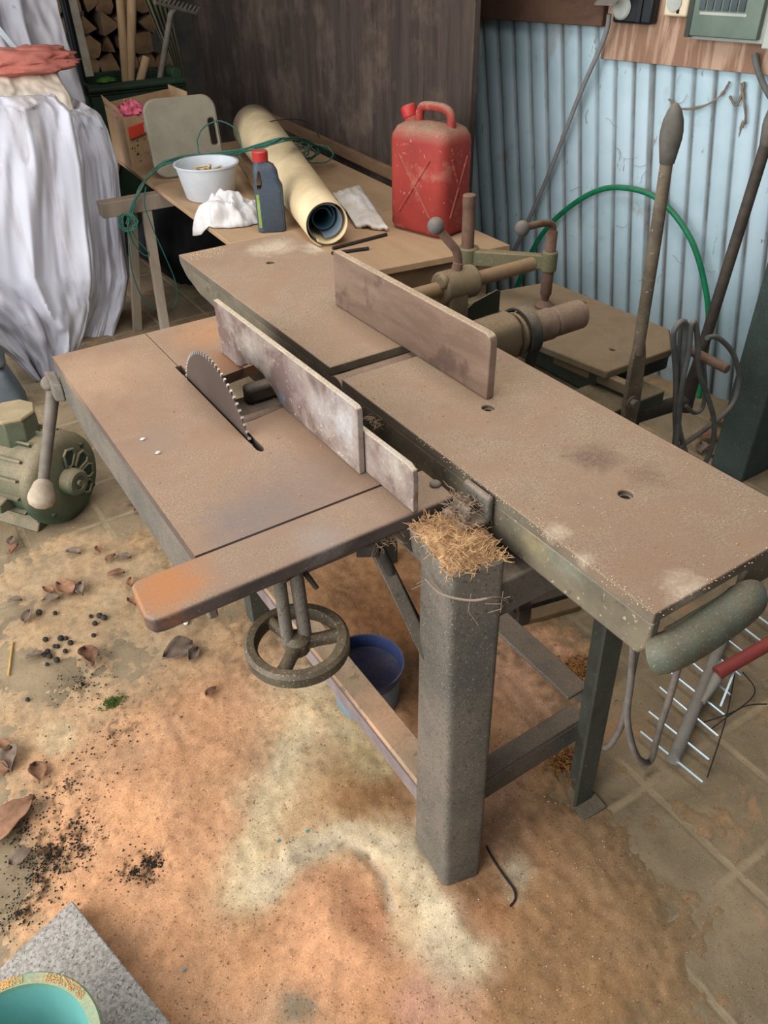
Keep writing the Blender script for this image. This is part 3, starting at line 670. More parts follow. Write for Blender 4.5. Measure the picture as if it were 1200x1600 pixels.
lg.hexa(q4([(lx + .040, ly + .006, 0), (lx + .048, ly + .006, 0), (lx + .048, ly + .06, 0), (lx + .040, ly + .06, 0)]), q4([(lx + .038, ly + .028, .735), (lx + .046, ly + .028, .735), (lx + .046, ly + .09, .735), (lx + .038, ly + .09, .735)]))
lg.hexa(q4([(lx - .004, ly - .03, 0), (lx + .06, ly - .035, 0), (lx + .06, ly + .002, 0), (lx - .004, ly + .002, 0)]), q4([(lx - .004, ly - .03, .004), (lx + .06, ly - .035, .004), (lx + .06, ly + .002, .008), (lx - .004, ly + .002, .008)]))
lg.build('leg', 'paint_dark_grey', ROOT, bevel=.001)
MB().box((1.022, .745, .19), (1.030, .77, .755)).build('stay', 'paint_dark_grey', ROOT, bevel=.001)
angle_leg('leg', .519, 1.50, 1, 1, .05, .69)
angle_leg('leg', .995, 1.50, -1, 1, .05, .735)
MB().box((.537, .742, .176), (.596, 1.50, .192)).build('rail_board', 'rail_wood', ROOT, bevel=.002)
MB().box((.533, .742, .135), (.545, 1.50, .1755)).build('left_rail', 'rail_side', ROOT, bevel=.001)
r_ = MB().box((.60, .678, .178), (.925, .72, .188)); r_.box((.60, .676, .118), (.925, .686, .1785)); r_.build('near_rail', 'paint_grey', ROOT, bevel=.002)
r_ = MB().box((.933, .735, .178), (.995, 1.50, .188)); r_.box((.985, .735, .128), (.995, 1.50, .1785)); r_.build('right_rail', 'paint_grey', ROOT, bevel=.002)
MB().box((.60, 1.49, .12), (.95, 1.53, .188)).build('far_rail', 'paint_grey', ROOT, bevel=.002)
# tilt lever on the left edge of the saw table
T0, T1 = on_z(84, 604, .70), on_z(66, 768, .53)
MB().hexa(q4([(.222, 1.735, .69), (.243, 1.72, .69), (.25, 1.80, .69), (.226, 1.815, .69)]), q4([(.222, 1.735, .735), (.243, 1.72, .735), (.25, 1.80, .735), (.226, 1.815, .735)])).build('lever_bracket', 'iron_grey', ROOT, bevel=.005)
MB().cyl(T0 + V((-.012, -.008, .02)), T0 + V((.012, .012, -.02)), .019, n=24).build('lever_boss', 'iron_grey', ROOT, bevel=.004)
TL = MB().tube([T0, T0.lerp(T1, .5), T1], [.0155, .0135, .0125], 18).build('tilt_lever', 'iron_grey', ROOT)
dirn = (T1 - T0).normalized()
MB().lathe([(.012, -.028), (.02, -.02), (.029, .006), (.030, .018), (.025, .031), (.012, .039), (0, .040)], T1, dirn, 24).build('grip', 'knob_pale', TL)
#@@DUSTHEAPS
# shavings heaped on the post, lint and chips
def strands(name, m, gen, n, L, r, label, cat, curl=1.5, parent=None, sides=4):
    b = MB()
    for _ in range(n):
        p = gen(); a = random.uniform(0, 6.28); pts = [p]; el = random.uniform(-.25, .35)
        ll = L * random.uniform(.5, 1.3)
        for k in range(4):
            a += random.uniform(-curl, curl) * .5; el += random.uniform(-.5, .45)
            pts.append(pts[-1] + V((math.cos(a) * math.cos(el), math.sin(a) * math.cos(el), math.sin(el) * .8)) * (ll / 4))
        b.tube(pts, [r * .6, r, r, r, r * .5], sides)
    o = b.build(name, m, parent, smooth=False)
    if label: tag(o, label, cat, kind='stuff')
    return o
def on_head():
    u, v = random.random(), random.random()
    p = (hi2[0].lerp(hi2[1], u)).lerp(hi2[3].lerp(hi2[2], u), v)
    h = .020 * (1 - abs(2 * u - 1) ** 3) * (1 - abs(2 * v - 1) ** 3) + .002
    return p + V((0, 0, random.uniform(.001, h)))
hp = MB(); 
def heap(i, j):
    u, v = i / 24, j / 24
    p = (hi2[0].lerp(hi2[1], .02 + u * .96)).lerp(hi2[3].lerp(hi2[2], .02 + u * .96), .02 + v * .96)
    e = (1 - abs(2 * u - 1) ** 4) * (1 - abs(2 * v - 1) ** 4)
    return p + V((0, 0, -.002 + e * (.012 + .006 * fbm((u * 9, v * 9, 2)))))
hp.grid(heap, 25, 25)
HS = hp.build('wood_shavings', 'shavings'); tag(HS, 'pale wood shavings heaped on top of the grey front post', 'wood shavings', kind='stuff')
strands('curls', 'shavings', on_head, 900, .018, .0007, None, None, parent=HS)
def fluff(c, r, n, name, label, cat, m='lint'):
    def g():
        d = V((random.gauss(0, 1), random.gauss(0, 1), random.gauss(0, .8))); return V(c) + d * r * .5
    return strands(name, m, g, n, r * 1.2, .0006, label, cat, curl=2.5)
fluff((.63, .765, .82), .022, 120, 'lint_tuft', 'grey lint and dust caught on the clamp beside the planer bed', 'lint')
fluff(on_z(600, 835, .76), .022, 140, 'lint_tuft', 'brown lint hanging from the bracket under the saw table', 'lint')
fluff(on_z(590, 657, .81), .016, 60, 'lint_tuft', 'tuft of wood fibre in the gap behind the rip fence', 'lint')
# cobweb strand round the post
pts = [on_x(665, 905, .53), on_x(690, 928, .525), on_y(735, 938, .62), on_y(785, 935, .615), on_z(812, 958, .45)]
wbk = MB().tube(smoothpath(pts, 6), .0018, 6)
for k in range(14):
    a = random.choice(pts[:4]) + V((random.uniform(-.01, .01),) * 3); wbk.tube([a, a + V((random.uniform(-.02, .02), random.uniform(-.02, .02), random.uniform(-.03, .01)))], .0005, 4)
tag(wbk.build('cobweb', 'cobweb'), 'dusty cobweb strand stretched round the grey front post', 'cobweb', kind='stuff')
#@@SAWDUST
# ------------------------------------------------------------------ sawdust on the floor: a low bed with coloured drifts
ORG, YEL, PNK, BRN, PAL, TAN = (222, 164, 122), (228, 202, 160), (206, 158, 128), (158, 116, 78), (220, 206, 176), (176, 150, 116)
def F(px, py): p = on_z(px, py, 0); return (p.x, p.y)
COVER = [  # px, py, radius (m), strength : where dust lies thick
    (200, 1300, .26, 1), (330, 1180, .26, 1), (480, 1160, .22, 1), (430, 1420, .22, 1.1), (560, 1480, .2, 1.2), (250, 1480, .22, 1), (650, 1520, .18, 1), (800, 1450, .16, 1), (780, 1570, .2, .9),
    (560, 1250, .16, 1), (640, 1340, .12, 1), (850, 1340, .14, .8), (760, 1200, .18, 1), (800, 1050, .22, .9), (640, 930, .26, 1), (560, 900, .22, .9), (330, 1050, .22, .7), (130, 1180, .16, .7), (20, 1120, .12, .6),
    (150, 1010, .10, .45), (880, 1430, .12, .6), (920, 1060, .10, .7), (60, 1000, .09, .5), (700, 1150, .2, 1), (700, 820, .4, .8), (400, 1560, .2, 1), (960, 1400, .13, .5), (1000, 1280, .12, .45), (1100, 1500, .16, .45), (950, 1560, .14, .5), (1120, 1260, .10, .35), (60, 900, .22, .65), (250, 960, .16, .6), (330, 900, .2, .65), (180, 870, .22, .65), (100, 960, .15, .4)]
TINT = [  # px, py, rx, colour, weight
    (200, 1300, .24, ORG, 1), (330, 1150, .22, ORG, 1), (280, 1450, .2, ORG, 1), (150, 1120, .18, (206, 166, 128), .7), (520, 1450, .11, ORG, 2.2), (560, 1530, .13, ORG, 1.6), (470, 1520, .1, ORG, 1.6),
    (480, 1080, .10, YEL, 1.3), (455, 1160, .085, YEL, 1.9), (420, 1250, .075, YEL, 2.0), (400, 1340, .06, YEL, 2.2), (560, 1170, .09, (186, 160, 118), 1.2), (500, 1230, .06, (194, 160, 114), 1.2), (380, 1410, .045, YEL, 2.4), (430, 1385, .05, YEL, 2.2), (590, 1200, .07, (188, 170, 128), 1.3),
    (520, 1320, .05, YEL, 2.4), (600, 1330, .06, YEL, 2.0), (640, 1345, .05, PAL, 2.2), (640, 1420, .05, YEL, 2.2), (690, 1450, .055, PAL, 2.4), (735, 1500, .05, PAL, 1.8), (470, 1345, .04, YEL, 2.2),
    (555, 1265, .075, BRN, 2.2), (610, 1240, .06, BRN, 1.6), (800, 1350, .035, PAL, 1.4), (790, 1400, .02, PAL, 1.0),
    (740, 1450, .06, (186, 128, 88), 1.4), (860, 1400, .16, (170, 128, 90), 1.2), (850, 1560, .15, (168, 126, 86), 1.4), (700, 1560, .07, PNK, 1.4), (760, 1270, .09, PNK, 1.2), (830, 1060, .12, PNK, 1.5),
    (560, 900, .14, (206, 150, 106), 1.4), (620, 960, .12, (172, 116, 76), 1.6), (700, 1120, .12, (172, 118, 82), 1.2), (900, 1060, .05, (150, 104, 66), 2), (465, 1575, .045, (150, 138, 114), 2.2), (60, 1050, .2, TAN, 1.1), (260, 1000, .18, TAN, 1), (60, 900, .25, (172, 148, 116), 1.4), (250, 900, .25, (170, 146, 114), 1.4), (980, 1400, .13, (150, 122, 90), 1.5), (1100, 1480, .16, (148, 124, 92), 1.6), (1050, 1270, .14, (142, 116, 86), 1.5), (960, 1560, .14, (156, 124, 90), 1.4)]
cov = [(F(a, b), r, w) for a, b, r, w in COVER]; tin = [(F(a, b), r, [v for v in lin(c)[:3]], w) for a, b, r, c, w in TINT]
BANDS = [([(485, 1080), (450, 1170), (428, 1260), (400, 1345), (388, 1400)], .034, (230, 204, 162), .8), ([(520, 1120), (560, 1160), (600, 1215)], .03, (206, 184, 140), .5),
         ([(415, 1395), (470, 1338), (540, 1312), (605, 1330), (650, 1378), (690, 1440), (735, 1495)], .030, (232, 209, 172), .85)]
PATCH = [(512, 1436, .075, ORG, .9), (470, 1470, .06, ORG, .8), (555, 1500, .075, ORG, .85), (570, 1430, .04, (218, 156, 116), .8), (770, 1440, .05, (180, 128, 90), .6), (555, 1262, .045, (150, 112, 74), .75), (600, 1240, .03, (160, 118, 80), .6), (330, 1300, .07, (228, 168, 126), .6), (250, 1240, .07, (228, 172, 130), .5),
         (466, 1572, .03, (140, 128, 106), .8), (800, 1362, .022, (206, 184, 156), .6), (90, 1150, .05, (216, 196, 156), .6), (650, 1560, .04, (214, 160, 136), .6)]
bands = [([F(*p) for p in pl], w, lin(c)[:3], a) for pl, w, c, a in BANDS]; patch_ = [(F(a, b), r, lin(c)[:3], w) for a, b, r, c, w in PATCH]
arc = [F(*p) for p in ((470, 1345), (490, 1330), (520, 1322), (550, 1328), (575, 1343), (592, 1365), (604, 1390), (612, 1420))]
def seg_d(p, pl):
    best = 9
    for i in range(len(pl) - 1):
        a, b = V(pl[i]), V(pl[i + 1]); ab = b - a; t = max(0, min(1, (p - a).dot(ab) / ab.dot(ab))); best = min(best, (p - a - ab * t).length)
    return best
X0, X1, Y0, Y1, ST_ = -.62, 1.5, .12, 2.6, .0078
nx, ny = int((X1 - X0) / ST_) + 1, int((Y1 - Y0) / ST_) + 1
H_ = []; C_ = []
dark_spots = [(F(235, 1355), .05, 1), (F(205, 1360), .035, .7), (F(80, 1330), .07, .8), (F(60, 1370), .06, .8), (F(130, 1060), .09, .55), (F(190, 1130), .12, .45), (F(120, 1290), .12, .5), (F(30, 1420), .08, .7), (F(100, 1240), .1, .5)]
mound = [(F(520, 1440), .075, .022), (F(560, 1480), .06, .012), (F(690, 1430), .07, .012), (F(640, 1350), .06, .015), (F(560, 1250), .07, .006), (F(720, 1400), .05, .02)]
for jj in range(ny):
    for ii in range(nx):
        x, y = X0 + ii * ST_, Y0 + jj * ST_; p = V((x, y))
        wx = fbm((x * 4, y * 4, 0), 3) * .05; wy_ = fbm((x * 4, y * 4, 7), 3) * .05
        n1 = fbm((x * 7, y * 7, 3), 5); n2 = fbm((x * 40, y * 40, 5), 3)
        c = 0
        for (q, r, w) in cov:
            d2 = ((x + wx - q[0]) ** 2 + (y + wy_ - q[1]) ** 2) / (r * r)
            if d2 < 6: c += w * math.exp(-d2 * 1.1)
        h = -.0046 + .0085 * min(1.3, c) + .0034 * n1 + .0022 * n2 + .0016 * mnoise.noise(V((x * 90, y * 90, 1)))
        for (q, r, hh) in mound:
            d2 = ((x + wx * .6 - q[0]) ** 2 + (y + wy_ * .6 - q[1]) ** 2) / (r * r)
            if d2 < 6: h += hh * math.exp(-d2 * 1.5)
        da = seg_d(V((x + wx * .2, y + wy_ * .2)), arc) if (.1 < x < .55 and .45 < y < .9) else 9
        h -= .0035 * math.exp(-(da / .012) ** 2); h += .003 * math.exp(-((da - .025) / .012) ** 2)
        H_.append(h)
        W = .35; cc = [v * .35 for v in lin((196, 152, 112))[:3]]
        for (q, r, co_, w) in tin:
            d2 = ((x + wx * .8 - q[0]) ** 2 + (y + wy_ * .8 - q[1]) ** 2) / (r * r)
            if d2 < 7:
                k = w * math.exp(-d2 * 1.2); W += k
                cc = [cc[i] + co_[i] * k for i in range(3)]
        cc = [v / W for v in cc]
        nj = .25 * n1 + .22 * n2
        if -.3 < x < .65 and .35 < y < 1.35:
            for (pl, w, co_, a) in bands:
                dd = seg_d(V((x + wx * .35, y + wy_ * .35)), pl) / w + nj
                if dd < 1.6:
                    k = a * (1 - sm(.55, 1.45, dd)); cc = [cc[i] * (1 - k) + co_[i] * k for i in range(3)]
        for (q, r, co_, w) in patch_:
            dd = math.hypot(x + wx * .4 - q[0], y + wy_ * .4 - q[1]) / r + nj
            if dd < 1.5:
                k = w * (1 - sm(.7, 1.35, dd)); cc = [cc[i] * (1 - k) + co_[i] * k for i in range(3)]
        a_ = math.exp(-(da / .008) ** 2) * .6
        cc = [cc[i] * (1 - a_) + lin((224, 208, 184))[i] * a_ for i in range(3)]
        edge = (1 - sm(.0, .0045, h)) * .75
        cc = [cc[i] * (1 - edge) + (lin((176, 150, 118))[i] if x < .35 else lin((136, 114, 86))[i]) * edge for i in range(3)]
        pat = 1 + .22 * n1 + .14 * n2 + .10 * mnoise.noise(V((x * 80, y * 80, 31)))
        pinkish = fbm((x * 9 + 4, y * 9, 11), 4)
        cc = [cc[0] * pat * (1 + .05 * pinkish), cc[1] * pat, cc[2] * pat * (1 - .06 * pinkish)]
        dk = 0
        for (q, r, w) in dark_spots:
            d2 = ((x - q[0]) ** 2 + (y - q[1]) ** 2) / (r * r)
            if d2 < 6: dk = max(dk, w * math.exp(-d2 * 1.3))
        sp = sm(.25, .55, mnoise.noise(V((x * 70, y * 70, 2))) + .5 * mnoise.noise(V((x * 30, y * 30, 8))) + dk * .75 - .18) * min(1, dk * 1.6)
        cc = [v * (1 - sp) + lin((70, 54, 40))[i] * sp for i, v in enumerate(cc)]
        C_.append(cc)
me = bpy.data.meshes.new('sawdust'); bm = bmesh.new(); vv = {}
keep = [h > -.0012 for h in H_]
def gv(k):
    if k not in vv: vv[k] = bm.verts.new((X0 + (k % nx) * ST_, Y0 + (k // nx) * ST_, max(H_[k], -.003)))
    return vv[k]
order = []
for jj in range(ny - 1):
    for ii in range(nx - 1):
        ks = (jj * nx + ii, jj * nx + ii + 1, (jj + 1) * nx + ii + 1, (jj + 1) * nx + ii)
        if any(keep[k] for k in ks): bm.faces.new([gv(k) for k in ks])
order = list(vv.keys()); bm.verts.index_update()
bm.to_mesh(me)
idx = {bv.index: k for k, bv in vv.items()}; bm.free()
at = me.attributes.new('tint', 'FLOAT_COLOR', 'POINT')
for i in range(len(me.vertices)): at.data[i].color = C_[idx[i]] + [1]
for p in me.polygons: p.use_smooth = True
s = NT('sawdust_bed')
a = s.n.new('ShaderNodeAttribute'); a.attribute_name = 'tint'
c = s.mix(s.mrange(s.noise(330, 3, .7), .3, .7), a.outputs['Color'], lin((110, 84, 60)), 'MIX')
n_ = c.node; 
c = s.mix(.22, a.outputs['Color'], c)
gr = s.math('MULTIPLY', s.mrange(s.noise(420, 3, .75), .30, .70, .76, 1.18), s.mrange(s.noise(38, 6, .75), .32, .66, .84, 1.12))
mul = s.n.new('ShaderNodeVectorMath'); mul.operation = 'SCALE'; s.lk(c, mul.inputs[0]); s.lk(gr, mul.inputs['Scale']); c = mul.outputs[0]
c = s.mix(s.mrange(s.noise(230, 2, .6), .64, .70, 0, .8), c, lin((122, 86, 58)))
c = s.mix(s.mrange(s.noise(120, 3, .6), .64, .69, 0, .75), c, lin((112, 80, 56)))
c = s.mix(s.mrange(s.noise(26, 6, .7, .5), .56, .66, 0, .45), c, lin((150, 108, 74)))
c = s.mix(s.mrange(s.noise(300, 2, .6, co=None), .70, .74), c, lin((236, 214, 184)))
s.lk(c, s.b.inputs['Base Color']); s.b.inputs['Roughness'].default_value = 1; s.b.inputs['Specular IOR Level'].default_value = .05
s.bump(s.noise(220, 5, .8), .5, .004)
me.materials.append(s.m)
SD = bpy.data.objects.new('sawdust', me); col.objects.link(SD)
tag(SD, 'orange and pale yellow sawdust spread over the floor under the machine', 'sawdust', kind='stuff')

# loose flecks on the sawdust bed
def sd_pt():
    for _ in range(50):
        px, py = random.uniform(0, 950), random.uniform(950, 1600); p = on_z(px, py, 0)
        i, j = int((p.x - X0) / ST_), int((p.y - Y0) / ST_)
        if 0 <= i < nx and 0 <= j < ny and H_[j * nx + i] > .001: return V((p.x, p.y, H_[j * nx + i]))
    return V((.3, 1, .002))
for (nm, m_, n_, lo_, hi_, lab) in (('chip_flecks', 'chips', 2600, .0008, .0030, 'brown wood flecks scattered through the floor sawdust'), ('pale_flecks', 'shavings_pale', 1500, .0008, .0026, 'pale wood flecks scattered through the floor sawdust')):
    o = crumbs(sd_pt, n_, lo_, hi_, nm, m_, SD, flat=.4); o['kind'] = 'stuff'; o['label'] = lab
# dark soil crumbs and wood chips
def around(c, r):
    c = F(*c)
    def g():
        a = random.uniform(0, 6.28); d = abs(random.gauss(0, 1)) * r * .6
        return V((c[0] + math.cos(a) * d, c[1] + math.sin(a) * d, .004 + random.uniform(0, .004)))
    return g
gs = [around((240, 1352), .03)] * 5 + [around((215, 1365), .05)] * 2 + [around((80, 1340), .07)] * 3 + [around((60, 1370), .06)] * 2 + [around((120, 1290), .15)] * 2 + [around((130, 1070), .09)] * 2 + [around((30, 1430), .08)] * 2 + [around((180, 1150), .15)] + [around((110, 1230), .12)] * 2 + [around((130, 1330), .1)] * 2 + [around((40, 1300), .1)]
b = crumbs(lambda: random.choice(gs)(), 2600, .0007, .0042, 'soil_crumbs', 'soil'); tag(b, 'dark soil crumbs scattered over the sawdust at the left', 'soil', kind='stuff')
gw = [around((905, 1060), .06)] * 2 + [around((880, 1195), .05)]
strands('wood_chips', 'chips', lambda: random.choice(gw)() + V((0, 0, random.uniform(0, .02))), 420, .03, .0016, 'brown wood chips piled between the rails and the right leg', 'wood chips', curl=2)
tag(crumbs(lambda: on_z(random.uniform(90, 1180), random.uniform(380, 930), ZJ) if False else V((random.uniform(.245, .64), random.uniform(.92, 1.72), ZS + .001)), 90, .001, .0026, 'sawdust_flecks', 'shavings'), 'pale sawdust flecks on the saw table', 'sawdust', kind='stuff')
tag(crumbs(lambda: V((random.uniform(.68, 1.0), random.choice((random.uniform(.43, 1.2), random.uniform(1.27, 2.07))), ZJ + .001)), 160, .001, .0026, 'sawdust_flecks', 'shavings'), 'pale sawdust flecks on the planer beds', 'sawdust', kind='stuff')
for (px, py, r, lab) in ((223, 686, .0045, 'small white chip on the saw table nearest its left edge'), (247, 707, .0045, 'small white chip on the saw table, further from its left edge')):
    p = on_z(px, py, ZS + .002); tag(MB().ball(p, r, (1.2, .8, .5), 8).build('wood_chip', 'pebble'), lab, 'chip')
#@@ELSEWHERE
# ------------------------------------------------------------------ electric motor on the floor at the left
MR = .145
mc = on_y(112, 765, 2.26); mc = V((mc.x, 2.27, MR + .012))
max_ = V((-.56, .83, 0)).normalized()
MO = thing('electric_motor', (mc.x, mc.y, 0), 'large dusty green electric motor on the floor left of the saw table', 'motor')
body = MB().lathe([(.03, .0), (.115, .002), (.136, .008), (MR + .004, .020), (MR + .007, .030), (MR + .007, .048), (MR - .004, .052), (MR - .004, .33), (.13, .36), (.05, .37)], mc, max_, 48)
body.build('housing', 'motor_green', MO, bevel=.004)
side = max_.cross(V((0, 0, 1))).normalized()
rb = MB()
for k in range(14):
    an = math.radians(-60 + 300 * k / 13 + 30); dv = side * math.cos(an) + V((0, 0, 1)) * math.sin(an)
    if dv.z < -.7: continue
    a0, a1 = mc + max_ * .06 + dv * (MR - .004), mc + max_ * .31 + dv * (MR - .004)
    w = max_.cross(dv) * .004
    rb.hexa([a0 - w, a1 - w, a1 + w, a0 + w], [p + dv * .013 for p in (a0 - w, a1 - w, a1 + w, a0 + w)])
rb.build('cooling_ribs', 'motor_green', MO)
up_ = V((0, 0, 1))
def mface(a, r, h=0.): an = math.radians(a); return mc - max_ * h + side * math.cos(an) * r + up_ * math.sin(an) * r
for a in (72, 30, -8, -45):
    pts = []
    for (da, r) in ((-13, .050), (-15, .088), (-8, .102), (8, .102), (15, .088), (13, .050), (0, .044)): pts.append(mface(a + da, r, .004))
    dpt = MB().hexa(pts, [p - max_ * .0045 for p in pts]).build('vent', 'motor_dark', MO, bevel=.002)
    MB().tube([p - max_ * .004 for p in pts], .005, 8, closed=True).build('vent_rim', 'motor_green', dpt)
hc = mface(0, .0)
MB().lathe([(.012, .0), (.030, .002), (.043, .008), (.043, .045), (.036, .052), (.024, .052), (.022, .048), (.010, .048), (.010, .058), (0, .058)], hc + max_ * .006, -max_, 32).build('pulley', 'motor_green', MO)
for a in (40, 140, 220, 320):
    p = mface(a, .120, -.006); MB().lathe([(.009, 0), (.009, .010), (.005, .014), (0, .014)], p + max_ * .004, -max_, 10).build('bolt', 'motor_dark', MO)
tbc = mc + max_ * .15 + V((0, 0, MR + .01))
oc = [tbc + (max_ * math.cos(PI / 8 + k * PI / 4) + side * math.sin(PI / 8 + k * PI / 4)) * .068 for k in range(8)]
MB().hexa([p + V((0, 0, -.03)) for p in oc], [p + V((0, 0, .055)) for p in oc]).build('terminal_box', 'motor_green', MO, bevel=.004)
MB().hexa([tbc + (p - tbc) * 1.06 + V((0, 0, .0552)) for p in oc], [tbc + (p - tbc) * 1.04 + V((0, 0, .066)) for p in oc]).build('terminal_lid', 'motor_dust', MO, bevel=.003)
MB().hexa([mc + side * sx_ * .11 + max_ * a_ - V((0, 0, mc.z)) for sx_, a_ in ((-1, .08), (1, .08), (1, .3), (-1, .3))], [mc + side * sx_ * .08 + max_ * a_ - V((0, 0, MR * .75)) for sx_, a_ in ((-1, .08), (1, .08), (1, .3), (-1, .3))]).build('foot', 'motor_green', MO, bevel=.004)
MB().hexa([mc + side * (-.19) + max_ * a_ + up_ * z_ for a_, z_ in ((.10, -.03), (.22, -.03), (.22, .0), (.10, .0))], [mc + side * (-.13) + max_ * a_ + up_ * z_ for a_, z_ in ((.10, -.04), (.22, -.04), (.22, .01), (.10, .01))]).build('lug', 'motor_green', MO, bevel=.004)

# blue bucket under the machine
bc = V((.645, 1.115, 0))
BK = thing('bucket', bc, 'blue plastic bucket standing under the machine behind the left rail', 'bucket')
MB().lathe([(0, .002), (.074, .002), (.078, .006), (.084, .098)], bc, n=48).build('body', 'bucket_grey_blue', BK)
MB().lathe([(.0842, .099), (.091, .128), (.0935, .129), (.0935, .133), (.089, .133), (.080, .085), (.083, .085)], bc, n=48).build('rim', 'bucket_blue', BK)
MB().lathe([(.0, .042), (.074, .046), (.0795, .085), (.083, .0845)], bc, n=48).build('contents', 'bucket_muck', BK)

# granite slab and teal basin
zs = .05
g0, g1, g2 = on_z(112, 1406, zs), on_z(0, 1512, zs), on_z(268, 1600, zs)
e1 = (g1 - g0).normalized(); e2 = (g2 - g0).normalized()
cn = [g0, g0 + e2 * .42, g0 + e2 * .42 + e1 * .42, g0 + e1 * .42]
GR = MB().hexa([p - V((0, 0, zs)) for p in cn], cn).build('granite_slab', 'granite', bevel=.003, loc=g0 - V((0, 0, zs)))
tag(GR, 'speckled grey granite slab lying on the floor at the bottom left', 'stone slab')
bz = .17
bcn = on_z(15, 1668, bz)
br = ((on_z(150, 1592, bz) - bcn).length + (on_z(40, 1512, bz) - bcn).length) / 2
BS = thing('basin', (bcn.x, bcn.y, zs), 'teal plastic bucket standing on the granite slab', 'bucket')
MB().lathe([(0, .003), (br * .72, .003), (br * .75, .0), (br * .9, bz - zs - .012), (br * .86, bz - zs - .012), (br * .72, .008), (0, .007)], (bcn.x, bcn.y, zs), n=64).build('body', 'basin_teal', BS)
MB().lathe([(br * .86, bz - zs - .014), (br * .86, bz - zs), (br * .98, bz - zs + .001), (br, bz - zs - .003), (br * 1.0, bz - zs - .014)], (bcn.x, bcn.y, zs), n=64, closed=True).build('rim', 'basin_rim', BS)
sdust = crumbs(lambda: (lambda a, r: V((bcn.x + math.cos(a) * r, bcn.y + math.sin(a) * r, bz + .0015)))(random.choice((random.uniform(1.2, 2.1), random.uniform(.3, .9), random.uniform(1.3, 1.9))), br * random.uniform(.88, .98)), 900, .0008, .0024, 'sawdust_ring', 'chips_pale' if 'chips_pale' in MATS else mat('chips_pale', (214, 170, 112), (196, 150, 96), rough=1, bump=0))
tag(sdust, 'sawdust lying on the rim of the teal bucket', 'sawdust', kind='stuff')

# rake head lying at the right
zr = .03
RK = thing('rake', on_z(1100, 1080, 0), 'grey tubular rake with thin steel tines and a red handle on the floor', 'rake')
r0, r1 = on_z(1052, 1188, zr), on_z(1125, 1010, zr)
r2 = on_z(1158, 935, zr)
MB().tube([r0, r0.lerp(r1, .6), r1, r2], [.0145, .0145, .014, .008], 18).build('head_tube', 'rake_grey', RK)
tines = [((1001, 1143), (1098, 1222)), ((1014, 1112), (1108, 1187)), ((1031, 1074), (1122, 1150)), ((1043, 1047), (1132, 1117)), ((1068, 1024), (1143, 1087)), ((1093, 1004), (1158, 1056)), ((1118, 985), (1176, 1030)), ((1145, 968), (1192, 1004)), ((1159, 944), (1205, 978))]
for a, b_ in tines: MB().tube([on_z(*a, zr), on_z(*b_, zr)], .0028, 8).build('tine', 'tine', RK)
s0_, s1_ = on_z(1098, 1098, .04), on_z(1132, 1040, .07)
MB().tube([s0_, s0_.lerp(s1_, .5), s1_], [.006, .012, .017], 14).build('socket', 'rake_grey', RK)
MB().cyl(on_z(1120, 1052, .075), on_z(1290, 955, .16), .0165, n=18).build('handle', 'rake_red', RK)
MB().hexa([on_z(1124, 1103, .045), on_z(1127, 1105, .045), on_z(1158, 1027, .085), on_z(1155, 1025, .085)], [p + V((0, 0, .002)) for p in (on_z(1124, 1103, .045), on_z(1127, 1105, .045), on_z(1158, 1027, .085), on_z(1155, 1025, .085))]).build('brace', 'tine', RK)
# cable hanging in a loop below the planer bed
yy = .47
pts = [on_y(990, 1000, yy + .03), on_y(986, 1060, yy + .03), on_y(980, 1120, yy + .02), on_y(990, 1170, yy), on_y(1004, 1190, yy), on_y(1018, 1186, yy), on_y(1030, 1140, yy - .01), on_y(1048, 1085, yy - .02), on_y(1063, 1030, yy - .03), on_y(1068, 1012, yy - .03)]
tag(MB().tube(smoothpath(pts, 6), .0058, 10).build('cable', 'cable_grey'), 'grey cable hanging in a loop below the near end of the planer bed', 'cable')
pts = [on_y(996, 1005, yy + .05), on_y(984, 1070, yy + .05), on_y(972, 1130, yy + .06), on_y(955, 1162, yy + .07), on_y(945, 1168, yy + .08)]
tag(MB().tube(smoothpath(pts, 6), .0058, 10).build('cable', 'cable_grey'), 'short grey cable end hanging against the right machine leg', 'cable')
# black twigs by the rake
for i, pl in enumerate([((1150, 1040), (1135, 1120), (1105, 1215)), ((1095, 1130), (1150, 1110), (1180, 1080), (1160, 1050)), ((1110, 1140), (1160, 1105), (1198, 1100))]):
    o = MB().tube(smoothpath([on_z(x, y, .012 + .03 * (k % 2)) for k, (x, y) in enumerate(pl)], 5), .0016, 6).build('twig', 'wire_dark')
    tag(o, ['thin dark twig crossing the rake tines lengthways', 'curled dark twig beside the rake', 'dark twig reaching right from the rake tines'][i], 'twig')
o = MB().tube(smoothpath([on_z(x, y, .008) for (x, y) in ((760, 1322), (772, 1345), (790, 1372), (803, 1390), (805, 1405), (797, 1416))], 5), .0022, 8).build('wire', 'wire_dark')
tag(o, 'bent bit of dark wire on the floor beside the grey front post', 'wire')
